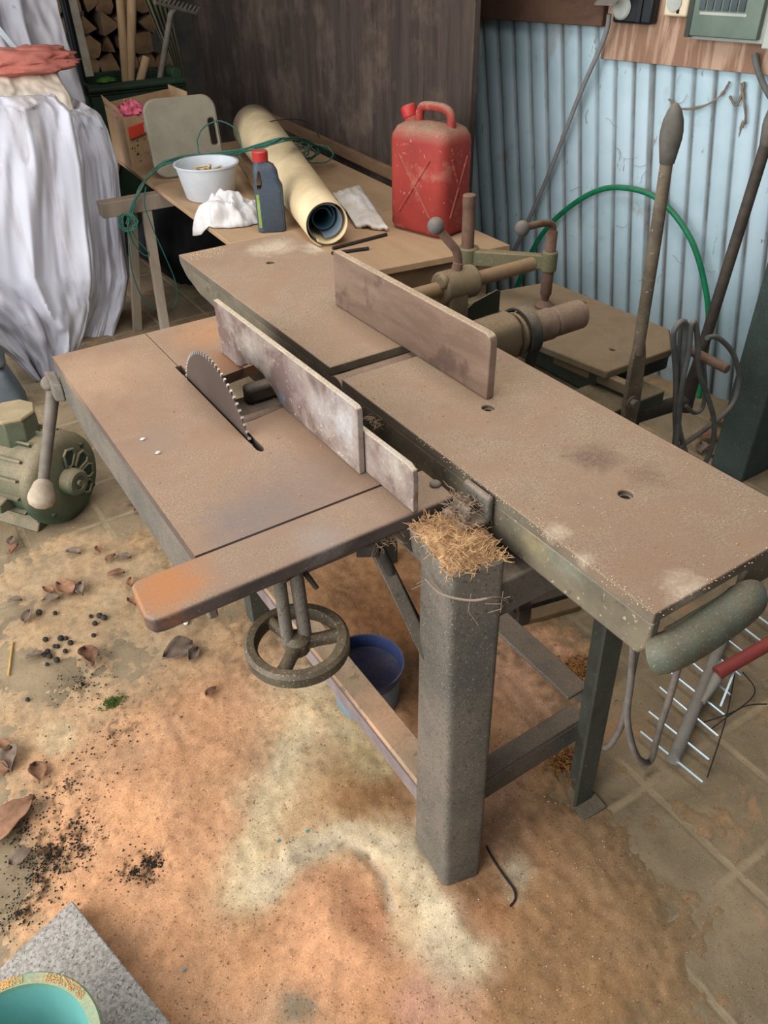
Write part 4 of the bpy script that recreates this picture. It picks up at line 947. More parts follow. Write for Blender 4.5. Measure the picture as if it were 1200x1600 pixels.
# pulley and slotted bars lying behind the right rail
pc = on_z(806, 930, .09); 
PW = thing('pulley_wheel', (pc.x, pc.y, 0), 'small dark pulley wheel standing on the floor behind the machine frame', 'pulley')
ax = V((.9, -.35, .0)).normalized()
MB().lathe([(.055, -.012), (.075, -.016), (.078, 0), (.075, .016), (.055, .012)], V((pc.x, pc.y, .08)), ax, 36, closed=True).build('rim', 'dark_iron', PW)
b = MB().lathe([(.0, -.015), (.022, -.015), (.022, .015), (0, .015)], V((pc.x, pc.y, .08)), ax, 20)
w_ = ax.cross(V((0, 0, 1)))
for k in range(3):
    a = 2 * PI * k / 3 + .4; b.cyl(V((pc.x, pc.y, .08)), V((pc.x, pc.y, .08)) + (w_ * math.cos(a) + V((0, 0, 1)) * math.sin(a)) * .06, .009, n=10)
b.build('spokes', 'dark_iron', PW)
for (a, b_, m_, lab) in (((826, 938), (905, 915), 'dark_iron', 'dark slotted steel bar on the floor behind the pulley wheel'), ((812, 966), (905, 940), 'rod_steel', 'rusty beige bar on the floor in front of the pulley wheel')):
    A, B = on_z(*a, .02), on_z(*b_, .02); d = (B - A).normalized(); q = V((-d.y, d.x, 0)) * .016
    o = MB().hexa([A - q - V((0, 0, .02)), B - q - V((0, 0, .02)), B + q - V((0, 0, .02)), A + q - V((0, 0, .02))], [A - q, B - q, B + q, A + q]).build('steel_bar', m_, bevel=.003); tag(o, lab, 'bar')
#@@BENCH
# ------------------------------------------------------------------ bench behind the machine
BZ = .65
b0 = [V((1.055, 2.65, 0)), V((1.90, 2.65, 0)), V((2.02, 4.15, 0)), V((1.13, 4.17, 0))]
BO = MB().hexa([p + V((0, 0, BZ - .018)) for p in b0], [p + V((0, 0, BZ)) for p in b0]).build('bench_board', 'plywood', bevel=.002, loc=b0[0])
tag(BO, 'long dusty plywood board laid on the trestle under the cardboard box and tub', 'board')
b1 = [V((1.06, 2.135, 0)), V((1.335, 2.115, 0)), V((1.84, 2.052, 0)), V((1.868, 2.648, 0)), V((1.055, 2.648, 0))]
PB = thing('workbench', (1.4, 2.4, 0), 'low plywood-topped bench carrying the red petrol can', 'bench')
MB().hexa([p + V((0, 0, BZ - .022)) for p in b1], [p + V((0, 0, BZ)) for p in b1]).build('top', 'plywood', PB, bevel=.002)
MB().hexa([V((1.08, 2.16, .55)), V((1.80, 2.085, .55)), V((1.80, 2.115, .55)), V((1.08, 2.19, .55))], [p + V((0, 0, .0775)) for p in (V((1.08, 2.16, .55)), V((1.80, 2.085, .55)), V((1.80, 2.115, .55)), V((1.08, 2.19, .55)))]).build('apron_rail', 'wood_old', PB, bevel=.002)
for (x, y) in ((1.12, 2.2), (1.42, 2.17), (1.76, 2.13), (1.12, 2.56), (1.80, 2.56)): MB().box((x, y, 0), (x + .05, y + .05, .5495 if y < 2.3 else .628)).build('leg', 'wood_old', PB, bevel=.002)
MB().hexa([V((1.09, 2.2, .3)), V((1.80, 2.13, .3)), V((1.80, 2.6, .3)), V((1.09, 2.6, .3))], [V((1.09, 2.2, .32)), V((1.80, 2.13, .32)), V((1.80, 2.6, .32)), V((1.09, 2.6, .32))]).build('shelf', 'wood_old', PB, bevel=.002)
# trestle
TR = thing('trestle', (1.3, 3.5, 0), 'grey wooden trestle whose beam end sticks out beside the white dust sheet', 'trestle')
bl = on_z(152, 289, .63)
y_t = 3.52
MB().box((on_y(150, 300, y_t).x, y_t - .03, .57), (1.75, y_t + .035, .631)).build('beam', 'wood_grey', TR, bevel=.003)
for (pa, pb_) in (((205, 312), (217, 560)), ((226, 312), (262, 540))):
    A = on_y(*pa, y_t); 
    yb_ = y_t - .16 if pb_[0] > 230 else y_t + .14
    B = on_y(pb_[0], pb_[1], yb_); d = (B - A) / (B.z - A.z); B = A + d * (0 - A.z)
    A = A + d * (.57 - A.z); q = V((.02, 0, 0)); w = V((0, .014, 0))
    MB().hexa([B - q - w, B + q - w, B + q + w, B - q + w], [A - q - w, A + q - w, A + q + w, A - q + w]).build('leg', 'wood_grey', TR, bevel=.002)
for sg in (1, -1):
    A, B = V((1.66, y_t, .57)), V((1.68, y_t + sg * .2, 0)); q = V((.02, 0, 0)); w = V((0, .014, 0))
    MB().hexa([B - q - w, B + q - w, B + q + w, B - q + w], [A - q - w, A + q - w, A + q + w, A - q + w]).build('leg', 'wood_grey', TR, bevel=.002)
# black lumps added to stand for the deep shade under the bench
def lump(name, m, c, r, seed, amp=.12, nu=48, nv=26, flat=0, f=2.2, parent=None, sub=0):
    c = V(c)
    def P(i, j):
        th = PI * j / (nv - 1); ph = 2 * PI * i / nu
        d = V((math.sin(th) * math.cos(ph), math.sin(th) * math.sin(ph), math.cos(th)))
        k = 1 + amp * fbm(d * f + V((seed, 0, 0)), 4) + amp * .6 * (abs(fbm(d * f * 1.7 + V((0, seed, 0)), 3)) - .2)
        p = V((d.x * r[0], d.y * r[1], d.z * r[2])) * k
        p.z = max(p.z, -r[2] * (1 - flat)) if flat else p.z
        return c + p
    return MB().grid(P, nu, nv, closed=True).build(name, m, parent, angle=60)
o = lump('dark_filler', 'filler_black', (1.46, 3.15, .275), (.30, .17, .27), 3, .14, flat=.12); tag(o, 'black lump standing for the deep shade under the bench in front of the trestle', 'dark filler')
o = lump('dark_filler', 'filler_black', (1.50, 4.05, .29), (.36, .26, .29), 9, .14, flat=.12); tag(o, 'black lump standing for the deep shade under the far end of the bench, behind the trestle', 'dark filler')
o = lump('dark_filler', 'filler_black', (1.46, 2.78, .20), (.30, .12, .20), 5, .12, flat=.12); tag(o, 'small black lump standing for the deep shade under the bench right behind the planer bed', 'dark filler')

# red jerry can
jc = V((1.722, 2.365, BZ)); jx_ = V((.062, -.247, 0)).normalized(); jy_ = V((-jx_.y, jx_.x, 0))
JC = thing('jerry_can', jc, 'dusty red plastic petrol can on the bench in front of the corrugated wall', 'petrol can')
def jp(a, b, z): return jc + jx_ * a + jy_ * b + V((0, 0, z))
def rrect(a, b, r, n=6):
    out = []
    for (cx, cy, st) in ((a - r, b - r, 0), (-a + r, b - r, 90), (-a + r, -b + r, 180), (a - r, -b + r, 270)):
        for k in range(n + 1):
            t = math.radians(st + 90 * k / n); out.append((cx + math.cos(t) * r, cy + math.sin(t) * r))
    return out
rings = [(.110, .070, .002), (.122, .083, .010), (.127, .088, .022), (.127, .088, .30), (.124, .085, .32), (.112, .073, .342), (.090, .052, .354), (.0, .0, .360)]
vs = []; fs = []; nr = 28
for (a, b_, z) in rings:
    for (x, y) in rrect(max(a, .001), max(b_, .001), min(.04, max(b_ * .5, .0004))): vs.append(jp(x, y, z))
for i in range(len(rings) - 1):
    for k in range(nr): fs.append((i * nr + k, i * nr + (k + 1) % nr, (i + 1) * nr + (k + 1) % nr, (i + 1) * nr + k))
fs.append(tuple(reversed(range(nr))))
MB().add(vs, fs).build('body', 'can_red', JC, angle=50)
xr = MB()
for sgn, axis in ((-1, 'b'), (1, 'a')):
    for (u0, z0, u1, z1) in ((-.07, .07, .07, .26), (-.07, .26, .07, .07)):
        if axis == 'b': xr.tube([jp(u0, -.088, z0), jp(u1, -.088, z1)], .0045, 8)
        else: xr.tube([jp(.127, u0 * .6, z0), jp(.127, u1 * .6, z1)], .0045, 8)
xr.build('cross_ribs', 'can_red', JC)
hd = [jp(-.055, 0, .345), jp(-.05, 0, .385), jp(-.03, 0, .402), jp(.045, 0, .404), jp(.078, 0, .392), jp(.086, 0, .365), jp(.088, 0, .335)]
MB().tube(smoothpath(hd, 6), .0145, 14).build('handle', 'can_red', JC)
nk = jp(-.085, 0, .345); na = (jx_ * -.45 + V((0, 0, 1))).normalized()
MB().lathe([(.024, -.02), (.024, .02), (.020, .022)], nk, na, 20).build('spout_neck', 'can_red', JC)
MB().lathe([(.027, .0), (.028, .004), (.027, .032), (.022, .038), (0, .039)], nk + na * .019, na, 14).build('cap', 'cap_red', JC, bevel=.001)
# grey oil bottle
ob = on_z(424, 364, BZ); ob.y += .03; ob.x += .02
OB = thing('oil_bottle', ob, 'dark grey oil bottle with a red cap standing next to the white rag', 'bottle')
vd = V((ob.x, ob.y, 0)).normalized(); vr = V((vd.y, -vd.x, 0))
def opn(a, b, z): return ob + vr * a + vd * b + V((0, 0, z))
rg = [(.046, .032, .0), (.051, .036, .006), (.051, .036, .145), (.051, .036, .155), (.045, .033, .175), (.043, .032, .205), (.036, .028, .225), (.024, .022, .236), (.022, .022, .25)]
sh = [0, 0, 0, 0, -.004, -.006, -.010, -.016, -.018]
vs = []; fs = []
for (a, b_, z), dx in zip(rg, sh):
    for (x, y) in rrect(a, b_, min(a, b_) * .55): vs.append(opn(x + dx, y, z))
for i in range(len(rg) - 1):
    for k in range(nr): fs.append((i * nr + k, i * nr + (k + 1) % nr, (i + 1) * nr + (k + 1) % nr, (i + 1) * nr + k))
fs += [tuple(reversed(range(nr))), tuple((len(rg) - 1) * nr + k for k in range(nr))]
bo_ = MB().add(vs, fs).build('body', 'bottle_grey', OB, angle=50)
hole = MB().prism([opn(-.040, -.1, .150), opn(-.026, -.1, .150), opn(-.020, -.1, .175), opn(-.024, -.1, .212), opn(-.032, -.1, .212), opn(-.040, -.1, .18)], vd * .2)
cut(bo_, [hole])
MB().lathe([(.027, .0), (.028, .030), (.024, .034), (0, .034)], opn(-.018, 0, .240), (0, 0, 1), 20).build('cap', 'cap_red', OB)
MB().hexa([opn(-.046, -.0345, .02), opn(-.036, -.0348, .02), opn(-.036, -.0348, .135), opn(-.046, -.0345, .135)], [p - vd * .001 for p in (opn(-.046, -.0345, .02), opn(-.036, -.0348, .02), opn(-.036, -.0348, .135), opn(-.046, -.0345, .135))]).build('label', 'bottle_label', OB)
rgd = MB()
for k in range(5): rgd.tube([opn(.0 + k * .011, -.0345, .02), opn(.0 + k * .011, -.0345, .135)], .0012, 6)
rgd.build('ridges', 'bottle_grey', OB)
# white tub with pegs
tbp = on_z(331, 317, BZ); tbp += V((tbp.x, tbp.y, 0)).normalized() * .085; tbp.z = BZ
TB = thing('plastic_tub', tbp, 'translucent white plastic tub of clothes pegs on the plywood board', 'tub')
MB().lathe([(0, .002), (.093, .002), (.099, .008), (.124, .128), (.131, .131), (.131, .137), (.123, .136), (.119, .128), (.094, .010), (0, .008)], tbp, n=48).build('body', 'tub_plastic', TB)
for k in range(14):
    a = random.uniform(0, 6.28); r = random.uniform(0, .07); c = tbp + V((math.cos(a) * r, math.sin(a) * r, .085 + random.uniform(0, .03)))
    dd = V((random.uniform(-1, 1), random.uniform(-1, 1), random.uniform(-.25, .3))).normalized(); q = dd.orthogonal().normalized(); w = dd.cross(q)
    pg = MB()
    for sg in (-1, 1):
        A, B = c - dd * .034 + q * sg * .004, c + dd * .034 + q * sg * .006
        pg.hexa([A - q * .003 - w * .005, B - q * .002 - w * .005, B + q * .002 - w * .005, A + q * .003 - w * .005], [A - q * .003 + w * .005, B - q * .002 + w * .005, B + q * .002 + w * .005, A + q * .003 + w * .005])
    tag(pg.build('clothes_peg', 'peg_wood', smooth=False), 'wooden clothes peg in the white plastic tub', 'clothes peg', 'pegs in the tub')
# rag
rc = on_z(362, 352, BZ); vd_ = V((rc.x, rc.y, 0)).normalized(); vr_ = V((vd_.y, -vd_.x, 0)); rc = rc + vd_ * .055
def RG(i, j):
    a, b = i / 54 * 2 - 1, j / 54 * 2 - 1
    a, b = a * math.sqrt(1 - b * b / 2), b * math.sqrt(1 - a * a / 2); r = min(1, math.hypot(a, b))
    n1, n2 = fbm((a * 1.6 + 3, b * 1.6, 4), 2), fbm((a * 3.4, b * 3.4 + 5, 9), 2)
    out = 1 + .22 * n1 + .10 * n2
    p = V((rc.x, rc.y, 0)) + vr_ * (a * .125 * out) + vd_ * (b * .10 * out)
    crease = 1 - abs(fbm((a * 2.2 + 8, b * 2.2, 1), 2)) * 2.2
    z = BZ + .004 + (1 - r * r) ** .7 * (.075 + .055 * n1 + .028 * crease) + .010 * max(0, n2) * (1 - r ** 6)
    xe = 1.055 + .075 * (p.y - 2.65) / 1.5
    if p.x < xe: z -= (xe - p.x) * 1.1
    return V((p.x, p.y, max(z, BZ + .003) if p.x >= xe else z))
o = MB().grid(RG, 55, 55).build('rag', 'rag_white', solid=.003, angle=80, loc=(rc.x, rc.y, BZ)); tag(o, 'crumpled white rag hanging over the bench edge by the grey oil bottle', 'rag')
# vinyl roll, its near end open
ra = on_z(512, 350, BZ + .078); rbk = on_z(400, 205, BZ + .105)
RD = (rbk - ra).normalized()
VR = thing('vinyl_roll', (ra.x, ra.y, BZ), 'cream roll of vinyl sheet lying across the bench with its open end towards the planer', 'roll')
LR = (rbk - ra).length; u = RD.cross(V((0, 0, 1))).normalized(); w = u.cross(RD)
def spiral(r0, r1, t0, t1, L0, L1, grow, nn=70):
    def P(i, j):
        t = t0 + (t1 - t0) * i / (nn - 1); f = j / 8; r = (r0 + (r1 - r0) * i / (nn - 1)) * (1 + grow * f)
        return ra + RD * (L0 + (L1 - L0) * f) + (u * math.cos(t) + w * math.sin(t)) * r + V((0, 0, .03 * f * grow))
    return MB().grid(P, nn, 9)
o = spiral(.066, .078, -2.2, 2 * PI - 1.9, 0, LR, .42).build('outer_sheet', 'roll_cream', VR, solid=.003, angle=60)
spiral(.052, .066, -8.0, -2.2, .02, LR * .9, .2).build('inner_sheet', 'roll_inner', VR, solid=.003, angle=60)
spiral(.030, .048, 0, 2 * PI * 1.4, .07, LR * .8, .1).build('core_sheet', 'roll_blue', VR, solid=.003, angle=60)
# wooden slat along the roll
A, B = on_z(372, 248, BZ + .06), on_z(436, 350, BZ + .02); d = (B - A).normalized(); q = V((-d.y, d.x, 0)) * .014
o = MB().hexa([A - q, B - q, B + q, A + q], [p + V((0, 0, .012)) for p in (A - q, B - q, B + q, A + q)]).build('wooden_slat', 'wood_old', bevel=.002); tag(o, 'narrow brown wooden slat lying along the left side of the roll', 'slat')
A, B = on_z(440, 338, BZ + .022), on_z(470, 352, BZ + .022)
# white packet
pk = [on_z(520, 303, BZ + .05), on_z(560, 290, BZ + .05), on_z(606, 358, BZ + .012), on_z(556, 352, BZ + .012)]
def PP(i, j):
    a, b_ = i / 15, j / 15; p = pk[0].lerp(pk[1], a).lerp(pk[3].lerp(pk[2], a), b_)
    return p + V((0, 0, .022 * math.sin(PI * a) * math.sin(PI * b_) + .012 * fbm((a * 4, b_ * 4, 1), 3)))
top_ = MB().grid(PP, 16, 16); o = top_.build('packet', 'packet', solid=.012); tag(o, 'crumpled white plastic packet between the roll and the red petrol can', 'packet')
for (a, b_, lab) in (((520, 388), (604, 366), 'longer dark steel rod on the bench before the red can'), ((518, 396), (576, 388), 'shorter dark steel rod on the bench at the mouth of the roll')):
    tag(MB().cyl(on_z(*a, BZ + .006), on_z(*b_, BZ + .006), .006, n=10).build('steel_rod', 'wire_dark'), lab, 'rod')
# grey seat shell standing against the box
sl_, sr_ = on_z(246, 281, BZ + .004), on_z(354, 266, BZ + .004)
ex = (sr_ - sl_).normalized(); mid = (sl_ + sr_) / 2; back = V((-ex.y, ex.x, 0)); upv = (V((0, 0, 1)) + back * .16).normalized()
wS = (sr_ - sl_).length / 2
hS = .315
pts = [mid + ex * x + upv * (y + hS / 2) for (x, y) in rrect(wS * 1.0, hS / 2, .06, 6)]
SE = MB().prism(pts, upv.cross(ex) * .03).build('seat_shell', 'seat_grey', bevel=.009, seg=3)
cut(SE, [MB().prism([mid + ex * (wS * .82 + x) + upv * (hS * .52 + y) - upv.cross(ex) * .1 for (x, y) in rrect(.016, .055, .012, 4)], upv.cross(ex) * .3)])
tag(SE, 'grey rounded seat panel with a hand slot standing on edge on the bench', 'panel')
# cardboard box
kb = on_z(207, 264, BZ); kl = on_z(180, 246, BZ); kr = on_z(262, 247, BZ)
ea = (kr - kb).normalized(); eb = (kl - kb).normalized(); la, lb = .44, (kl - kb).length
CB = thing('cardboard_box', kb, 'open cardboard box behind the grey seat panel at the end of the bench', 'cardboard box')
hb_ = .235
def bxp(a, b_, z): return kb + ea * a + eb * b_ + V((0, 0, z))
t = .005
def wallb(a0, b0_, a1, b1_, z1a, z1b=None): 
    z1b = z1b or z1a
    return MB().hexa([bxp(a0, b0_, 0), bxp(a1, b0_, 0), bxp(a1, b1_, 0), bxp(a0, b1_, 0)], [bxp(a0, b0_, z1a), bxp(a1, b0_, z1b), bxp(a1, b1_, z1b), bxp(a0, b1_, z1a)])
bx = MB()
for args in ((0, 0, la, t, .215, .20), (0, lb - t, la, lb, .24), (0, t, t, lb - t, .23), (la - t, t, la, lb - t, .26), (t, t, la - t, lb - t, .006)):
    m_ = wallb(*args); bx.add(m_.v, m_.f)
bx.build('carton', 'cardboard', CB)
fl_ = MB().hexa([bxp(0, .02, .22), bxp(.004, .02, .22), bxp(.004, lb, .24), bxp(0, lb, .24)], [bxp(-.008, .02, .25), bxp(-.004, .02, .25), bxp(-.004, lb, .275), bxp(-.008, lb, .275)]); fl_.build('flap', 'cardboard', CB)
pr = MB()
for k in range(26):
    a, z = random.uniform(.02, .16), random.uniform(.02, .11); r = random.uniform(.002, .005)
    pr.hexa([bxp(a + r * c_[0] * random.uniform(.6, 1.6), -.0006, z + r * c_[1]) for c_ in ((-1, -1), (1, -.6), (1.3, 1), (-.7, .8))], [bxp(a + r * c_[0], -.0002, z + r * c_[1]) for c_ in ((-1, -1), (1, -.6), (1.3, 1), (-.7, .8))])
pr.build('printed_marks', 'print_dark', CB)
o = lump('pink_net', 'pink', bxp(.075, .05, .215), (.065, .04, .045), 5, .5, 40, 24, f=4); tag(o, 'bunched pink netting sticking out of the cardboard box', 'netting')
RP = thing('red_packet', bxp(.08, -.012, .12), 'small orange-red packet hung on the front of the cardboard box', 'packet')
MB().hexa([bxp(.02, -.015, .125), bxp(.13, -.015, .135), bxp(.13, -.002, .135), bxp(.02, -.002, .125)], [bxp(.02, -.013, .175), bxp(.13, -.013, .18), bxp(.13, -.002, .18), bxp(.02, -.002, .175)]).build('sleeve', 'packet_red', RP, bevel=.002)
MB().hexa([bxp(.112, -.0166, .14), bxp(.124, -.0166, .14), bxp(.124, -.0155, .14), bxp(.112, -.0155, .14)], [bxp(.112, -.0156, .172), bxp(.124, -.0156, .172), bxp(.124, -.0145, .172), bxp(.112, -.0145, .172)]).build('label', 'label_white', RP)
# green cord: a bundle of strands from the roll over the tub to the trestle, then hanging
GC = thing('green_cord', on_z(300, 245, BZ + .07), 'bundle of thin green cord draped from the roll over the tub to the trestle beam', 'cord')
base = [(520, 245, .69, 'z'), (482, 224, .80, 'z'), (446, 220, .885, 'z'), (408, 230, .86, 'z'), (350, 240, .79, 'z'), (300, 246, .765, 'z'), (260, 256, .735, 'z'), (232, 275, .70, 'z'), (216, 300, 3.46, 'y'), (205, 330, 3.46, 'y'), (200, 352, 3.46, 'y')]
def P3(e): return on_z(e[0], e[1], e[2]) if e[3] == 'z' else on_y(e[0], e[1], e[2])
for k in range(5):
    pts = [P3(e) + V((random.uniform(-.012, .012), random.uniform(-.012, .012), random.uniform(-.008, .012))) for e in base]
    MB().tube(smoothpath(pts, 5), .0032, 7).build('strand', 'cord_green', GC)
def ring(c, r, n, tilt, jit):
    c = V(c); vdir = V((c.x, c.y, 0)).normalized(); rt = V((vdir.y, -vdir.x, 0)); uu = (V((0, 0, 1)) + vdir * tilt).normalized()
    return [c + (rt * math.cos(2 * PI * k / n) + uu * math.sin(2 * PI * k / n)) * (r + random.uniform(-jit, jit)) for k in range(n)]
MB().tube(ring(on_z(343, 226, .79), .095, 28, .5, .003), .003, 7, closed=True).build('strand', 'cord_green', GC)
for k in range(3): MB().tube(ring(on_y(200, 347, 3.45), .028 + .005 * k, 16, .3, .004), .0035, 7, closed=True).build('knot', 'cord_green', GC)
pts = [on_y(x, y, 3.44) for (x, y) in ((228, 292), (226, 320), (240, 360), (258, 400), (274, 440), (276, 470), (262, 486), (240, 482), (222, 465), (208, 430), (203, 400), (200, 355))]
MB().tube(smoothpath(pts, 6), .0026, 7).build('strand', 'cord_green', GC)
pts = [on_y(x, y, 3.45) for (x, y) in ((203, 355), (215, 375), (230, 392), (232, 400), (222, 396), (206, 375), (200, 352))]
MB().tube(smoothpath(pts, 6), .0026, 7).build('strand', 'cord_green', GC)
for k in range(7): MB().tube(ring(on_z(475, 232, .745) + V((random.uniform(-.05, .05), random.uniform(-.08, .08), random.uniform(-.02, .02))), random.uniform(.06, .10), 22, random.uniform(2.5, 5), .006), .0032, 7, closed=True).build('strand', 'cord_green', GC)
pts = [on_z(388, 205, .80), on_z(405, 195, .84), on_z(440, 187, .86), on_z(478, 190, .83), on_z(500, 215, .76)]
MB().tube(smoothpath(pts, 6), .0026, 7).build('strand', 'wire_dark', GC)
#@@LEFT
# ------------------------------------------------------------------ dust sheets and things at the far left
def drape(name, m, rows, yfront, label, nfold, amp, seed, ybk=.5, nu=150, nv=46, loc=None, jit=3):
    """hanging sheet: each row gives py, left px, right px; the sheet wraps back round its right side"""
    def P(i, j):
        v = j / (nv - 1) * (len(rows) - 1); k = min(int(v), len(rows) - 2); f = v - k; f = f * f * (3 - 2 * f) if False else f
        r = [rows[k][q] * (1 - f) + rows[k + 1][q] * f for q in range(4)]
        uu = i / (nu - 1); a = min(1, uu / .86); bck = max(0, (uu - .86) / .14)
        yy = yfront + r[3]
        px = r[1] + (r[2] - r[1]) * a
        p = on_y(px, r[0], yy)
        ph = a * nfold * 2 * PI + 1.1 * fbm((a * 3, v * .35, seed), 3) * jit
        wgt = min(1, .25 + v / (len(rows) - 1) * 1.3)
        y_off = -(amp * math.sin(ph) + amp * .35 * math.sin(ph * 2.3 + 1) + amp * .12 * math.sin(ph * 4.1 + 2)) * wgt
        p = p + V((0, y_off, 0)) * (1 - bck * .5)
        if bck > 0:
            t = bck; p = p + V((.02 * math.sin(t * PI / 2), ybk * t * t, 0))
        p += V((0, .02 * fbm((a * 6, v * 1.2, seed + 5), 3), .006 * fbm((a * 5, v * 2, seed + 9), 2)))
        return p
    return MB().grid(P, nu, nv).build(name, m, None, angle=80, solid=.004, loc=loc)
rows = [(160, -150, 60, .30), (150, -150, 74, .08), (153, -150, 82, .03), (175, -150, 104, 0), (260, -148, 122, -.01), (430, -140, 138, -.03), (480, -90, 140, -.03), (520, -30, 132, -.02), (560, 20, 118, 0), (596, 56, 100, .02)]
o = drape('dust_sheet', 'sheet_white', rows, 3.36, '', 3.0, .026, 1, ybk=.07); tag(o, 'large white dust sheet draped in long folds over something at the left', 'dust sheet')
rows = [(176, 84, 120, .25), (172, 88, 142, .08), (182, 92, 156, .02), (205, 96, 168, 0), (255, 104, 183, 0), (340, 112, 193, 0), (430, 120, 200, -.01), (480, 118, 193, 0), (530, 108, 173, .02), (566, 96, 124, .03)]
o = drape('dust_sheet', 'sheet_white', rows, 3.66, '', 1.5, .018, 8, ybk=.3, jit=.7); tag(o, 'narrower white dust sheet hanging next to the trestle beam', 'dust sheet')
rows = [(100, -120, 66, .4), (104, -120, 78, .22), (116, -120, 86, .12), (150, -120, 106, .03), (200, -120, 122, .0)]
o = drape('dust_cover', 'sheet_cream', rows, 3.90, '', 1.0, .010, 4, ybk=.12); tag(o, 'cream cover with brown stains on top of the large white dust sheet', 'dust sheet')
rows = [(-60, -160, 70, .1), (0, -150, 88, .05), (60, -140, 103, .0), (130, -120, 122, -.02), (170, -60, 131, -.03), (215, -20, 136, -.03), (300, 0, 140, 0), (478, 20, 130, 0)]
o = drape('painted_sheet', 'sheet_paint', rows, 4.50, '', 2.4, .04, 6, ybk=.25); tag(o, 'greyish sheet with blue-green paint marks hanging at the top left', 'dust sheet')
# pink cloth
pcn = on_y(26, 98, 4.06)
o = lump('pink_cloth', 'cloth_pink', pcn, (.25, .10, .06), 17, .26, 70, 36, f=1.6); tag(o, 'salmon pink cloth bunched on top of the cream cover', 'cloth')
A, B = on_y(-10, 35, 4.25), on_y(34, 88, 4.22); d = (B - A).normalized(); q = d.cross(V((0, 1, 0))).normalized()
o = MB().hexa([A - q * .012, B - q * .012, B - q * .012 + V((0, .02, 0)), A - q * .012 + V((0, .02, 0))], [A + q * .012, B + q * .012, B + q * .012 + V((0, .02, 0)), A + q * .012 + V((0, .02, 0))]).build('metal_profile', 'alloy', bevel=.002); tag(o, 'bright metal profile sticking up above the pink cloth', 'profile')
# blue-grey bundle at the left edge
c = on_z(20, 650, 0)
BN = thing('tarpaulin_bundle', (c.x - .12, c.y + .1, 0), 'blue-grey folded tarpaulin at the left edge beside the dust sheet', 'tarpaulin')
l0, l1 = on_z(50, 642, 0), on_z(-60, 665, 0)
def slab(z0, z1, pxr, name, dd):
    ex_ = (l1 - l0).normalized(); nb = V((ex_.y, -ex_.x, 0)); nb = nb if nb.y > 0 else -nb
    a = l0 + ex_ * dd
    MB().hexa([a + V((0, 0, z0)), a + ex_ * .4 + V((0, 0, z0)), a + ex_ * .4 + nb * .16 + V((0, 0, z0)), a + nb * .16 + V((0, 0, z0))], [a + ex_ * .05 + V((0, 0, z1)), a + ex_ * .4 + V((0, 0, z1)), a + ex_ * .4 + nb * .16 + V((0, 0, z1)), a + ex_ * .05 + nb * .16 + V((0, 0, z1))]).build(name, 'tarp_blue', BN, bevel=.03, seg=4)
slab(.0, .19, 50, 'lower_fold', 0); slab(.192, .40, 30, 'upper_fold', .03)
# leaning white plank and black pole
zf = 0
A, B = on_y(104, -30, 4.90), on_y(139, 120, 4.82); d = B - A; 
o = MB().hexa([B + V((-.03, 0, 0)), B + V((.028, 0, 0)), B + V((.028, .02, 0)), B + V((-.03, .02, 0))], [A + V((-.03, 0, 0)), A + V((.028, 0, 0)), A + V((.028, .02, 0)), A + V((-.03, .02, 0))]).build('plank', 'wood_white', bevel=.002); tag(o, 'narrow white-painted plank leaning in front of the firewood', 'plank')
A, B = on_y(101, 5, 4.86), on_y(139, 170, 4.80); d = (B - A) / (B.z - A.z)
o = MB().cyl(A + d * .05, A + d * (0 - A.z), .022, n=14).build('pole', 'switch_black'); tag(o, 'black pole leaning between the painted sheet and the white plank', 'pole')
# green bin holding tools
gy = 4.62
xl, xr_ = on_y(134, 130, gy).x, on_y(286, 118, gy).x; zt = on_y(200, 128, gy).z
GB = thing('garden_bin', ((xl + xr_) / 2, gy + .2, 0), 'dark green plastic bin full of garden tools behind the bench', 'bin')
bnm = MB(); dep = .46; tt = .012
def binp(x, y, z, k): 
    cx, cy = (xl + xr_) / 2, gy + dep / 2; return V((cx + (x - cx) * k, cy + (y - cy) * k, z))
def bring(z, k, ins=0): return [binp(x, y, z, k) for (x, y) in ((xl + ins, gy + ins), (xr_ - ins, gy + ins), (xr_ - ins, gy + dep - ins), (xl + ins, gy + dep - ins))]
rs_ = [bring(0, .8), bring(zt - .05, .96), bring(zt - .05, 1.0), bring(zt, 1.0), bring(zt, 1.0, .035), bring(zt - .06, .95, .02), bring(.1, .8, .02)]
vs = [p for r in rs_ for p in r]; fs = [(i * 4 + k, i * 4 + (k + 1) % 4, i * 4 + 4 + (k + 1) % 4, i * 4 + 4 + k) for i in range(len(rs_) - 1) for k in range(4)] + [(3, 2, 1, 0), tuple(len(rs_) * 4 - 4 + k for k in range(4))]
bnm.add(vs, fs).build('body', 'bin_green', GB, bevel=.008)
MB().cyl((xr_ - .03, gy + .0, zt + .015), (xr_ - .03, gy + .12, zt + .015), .03, n=16).build('hinge_lug', 'bin_green', GB, bevel=.004)
MB().cyl((xl, gy - .006, zt - .02), (xr_, gy - .006, zt - .02), .016, n=14).build('rim_bar', 'bin_green', GB)
o = lump('leaf', 'leaf_green', on_y(166, 127, gy + .02) + V((0, 0, .004)), (.05, .03, .014), 4, .3, 24, 14); tag(o, 'bright green leaf on the rim of the dark green bin', 'leaf')
for (a, b_, r, lab) in (((187, -10), (197, 127), .022, 'wooden tool handle in the green bin, the left of the thick pair'), ((206, -10), (203, 127), .026, 'thicker wooden tool handle in the green bin, right of its pair')):
    A, B = on_y(a[0], a[1], gy + .2), on_y(b_[0], b_[1], gy + .14); d = (B - A) / (B.z - A.z)
    tag(MB().cyl(A, A + d * (.3 - A.z), r, n=16).build('tool_handle', 'wood_handle'), lab, 'tool handle')
A, B = on_y(229, 90, gy + .12), on_y(219, 126, gy + .10); d = (B - A) / (B.z - A.z)
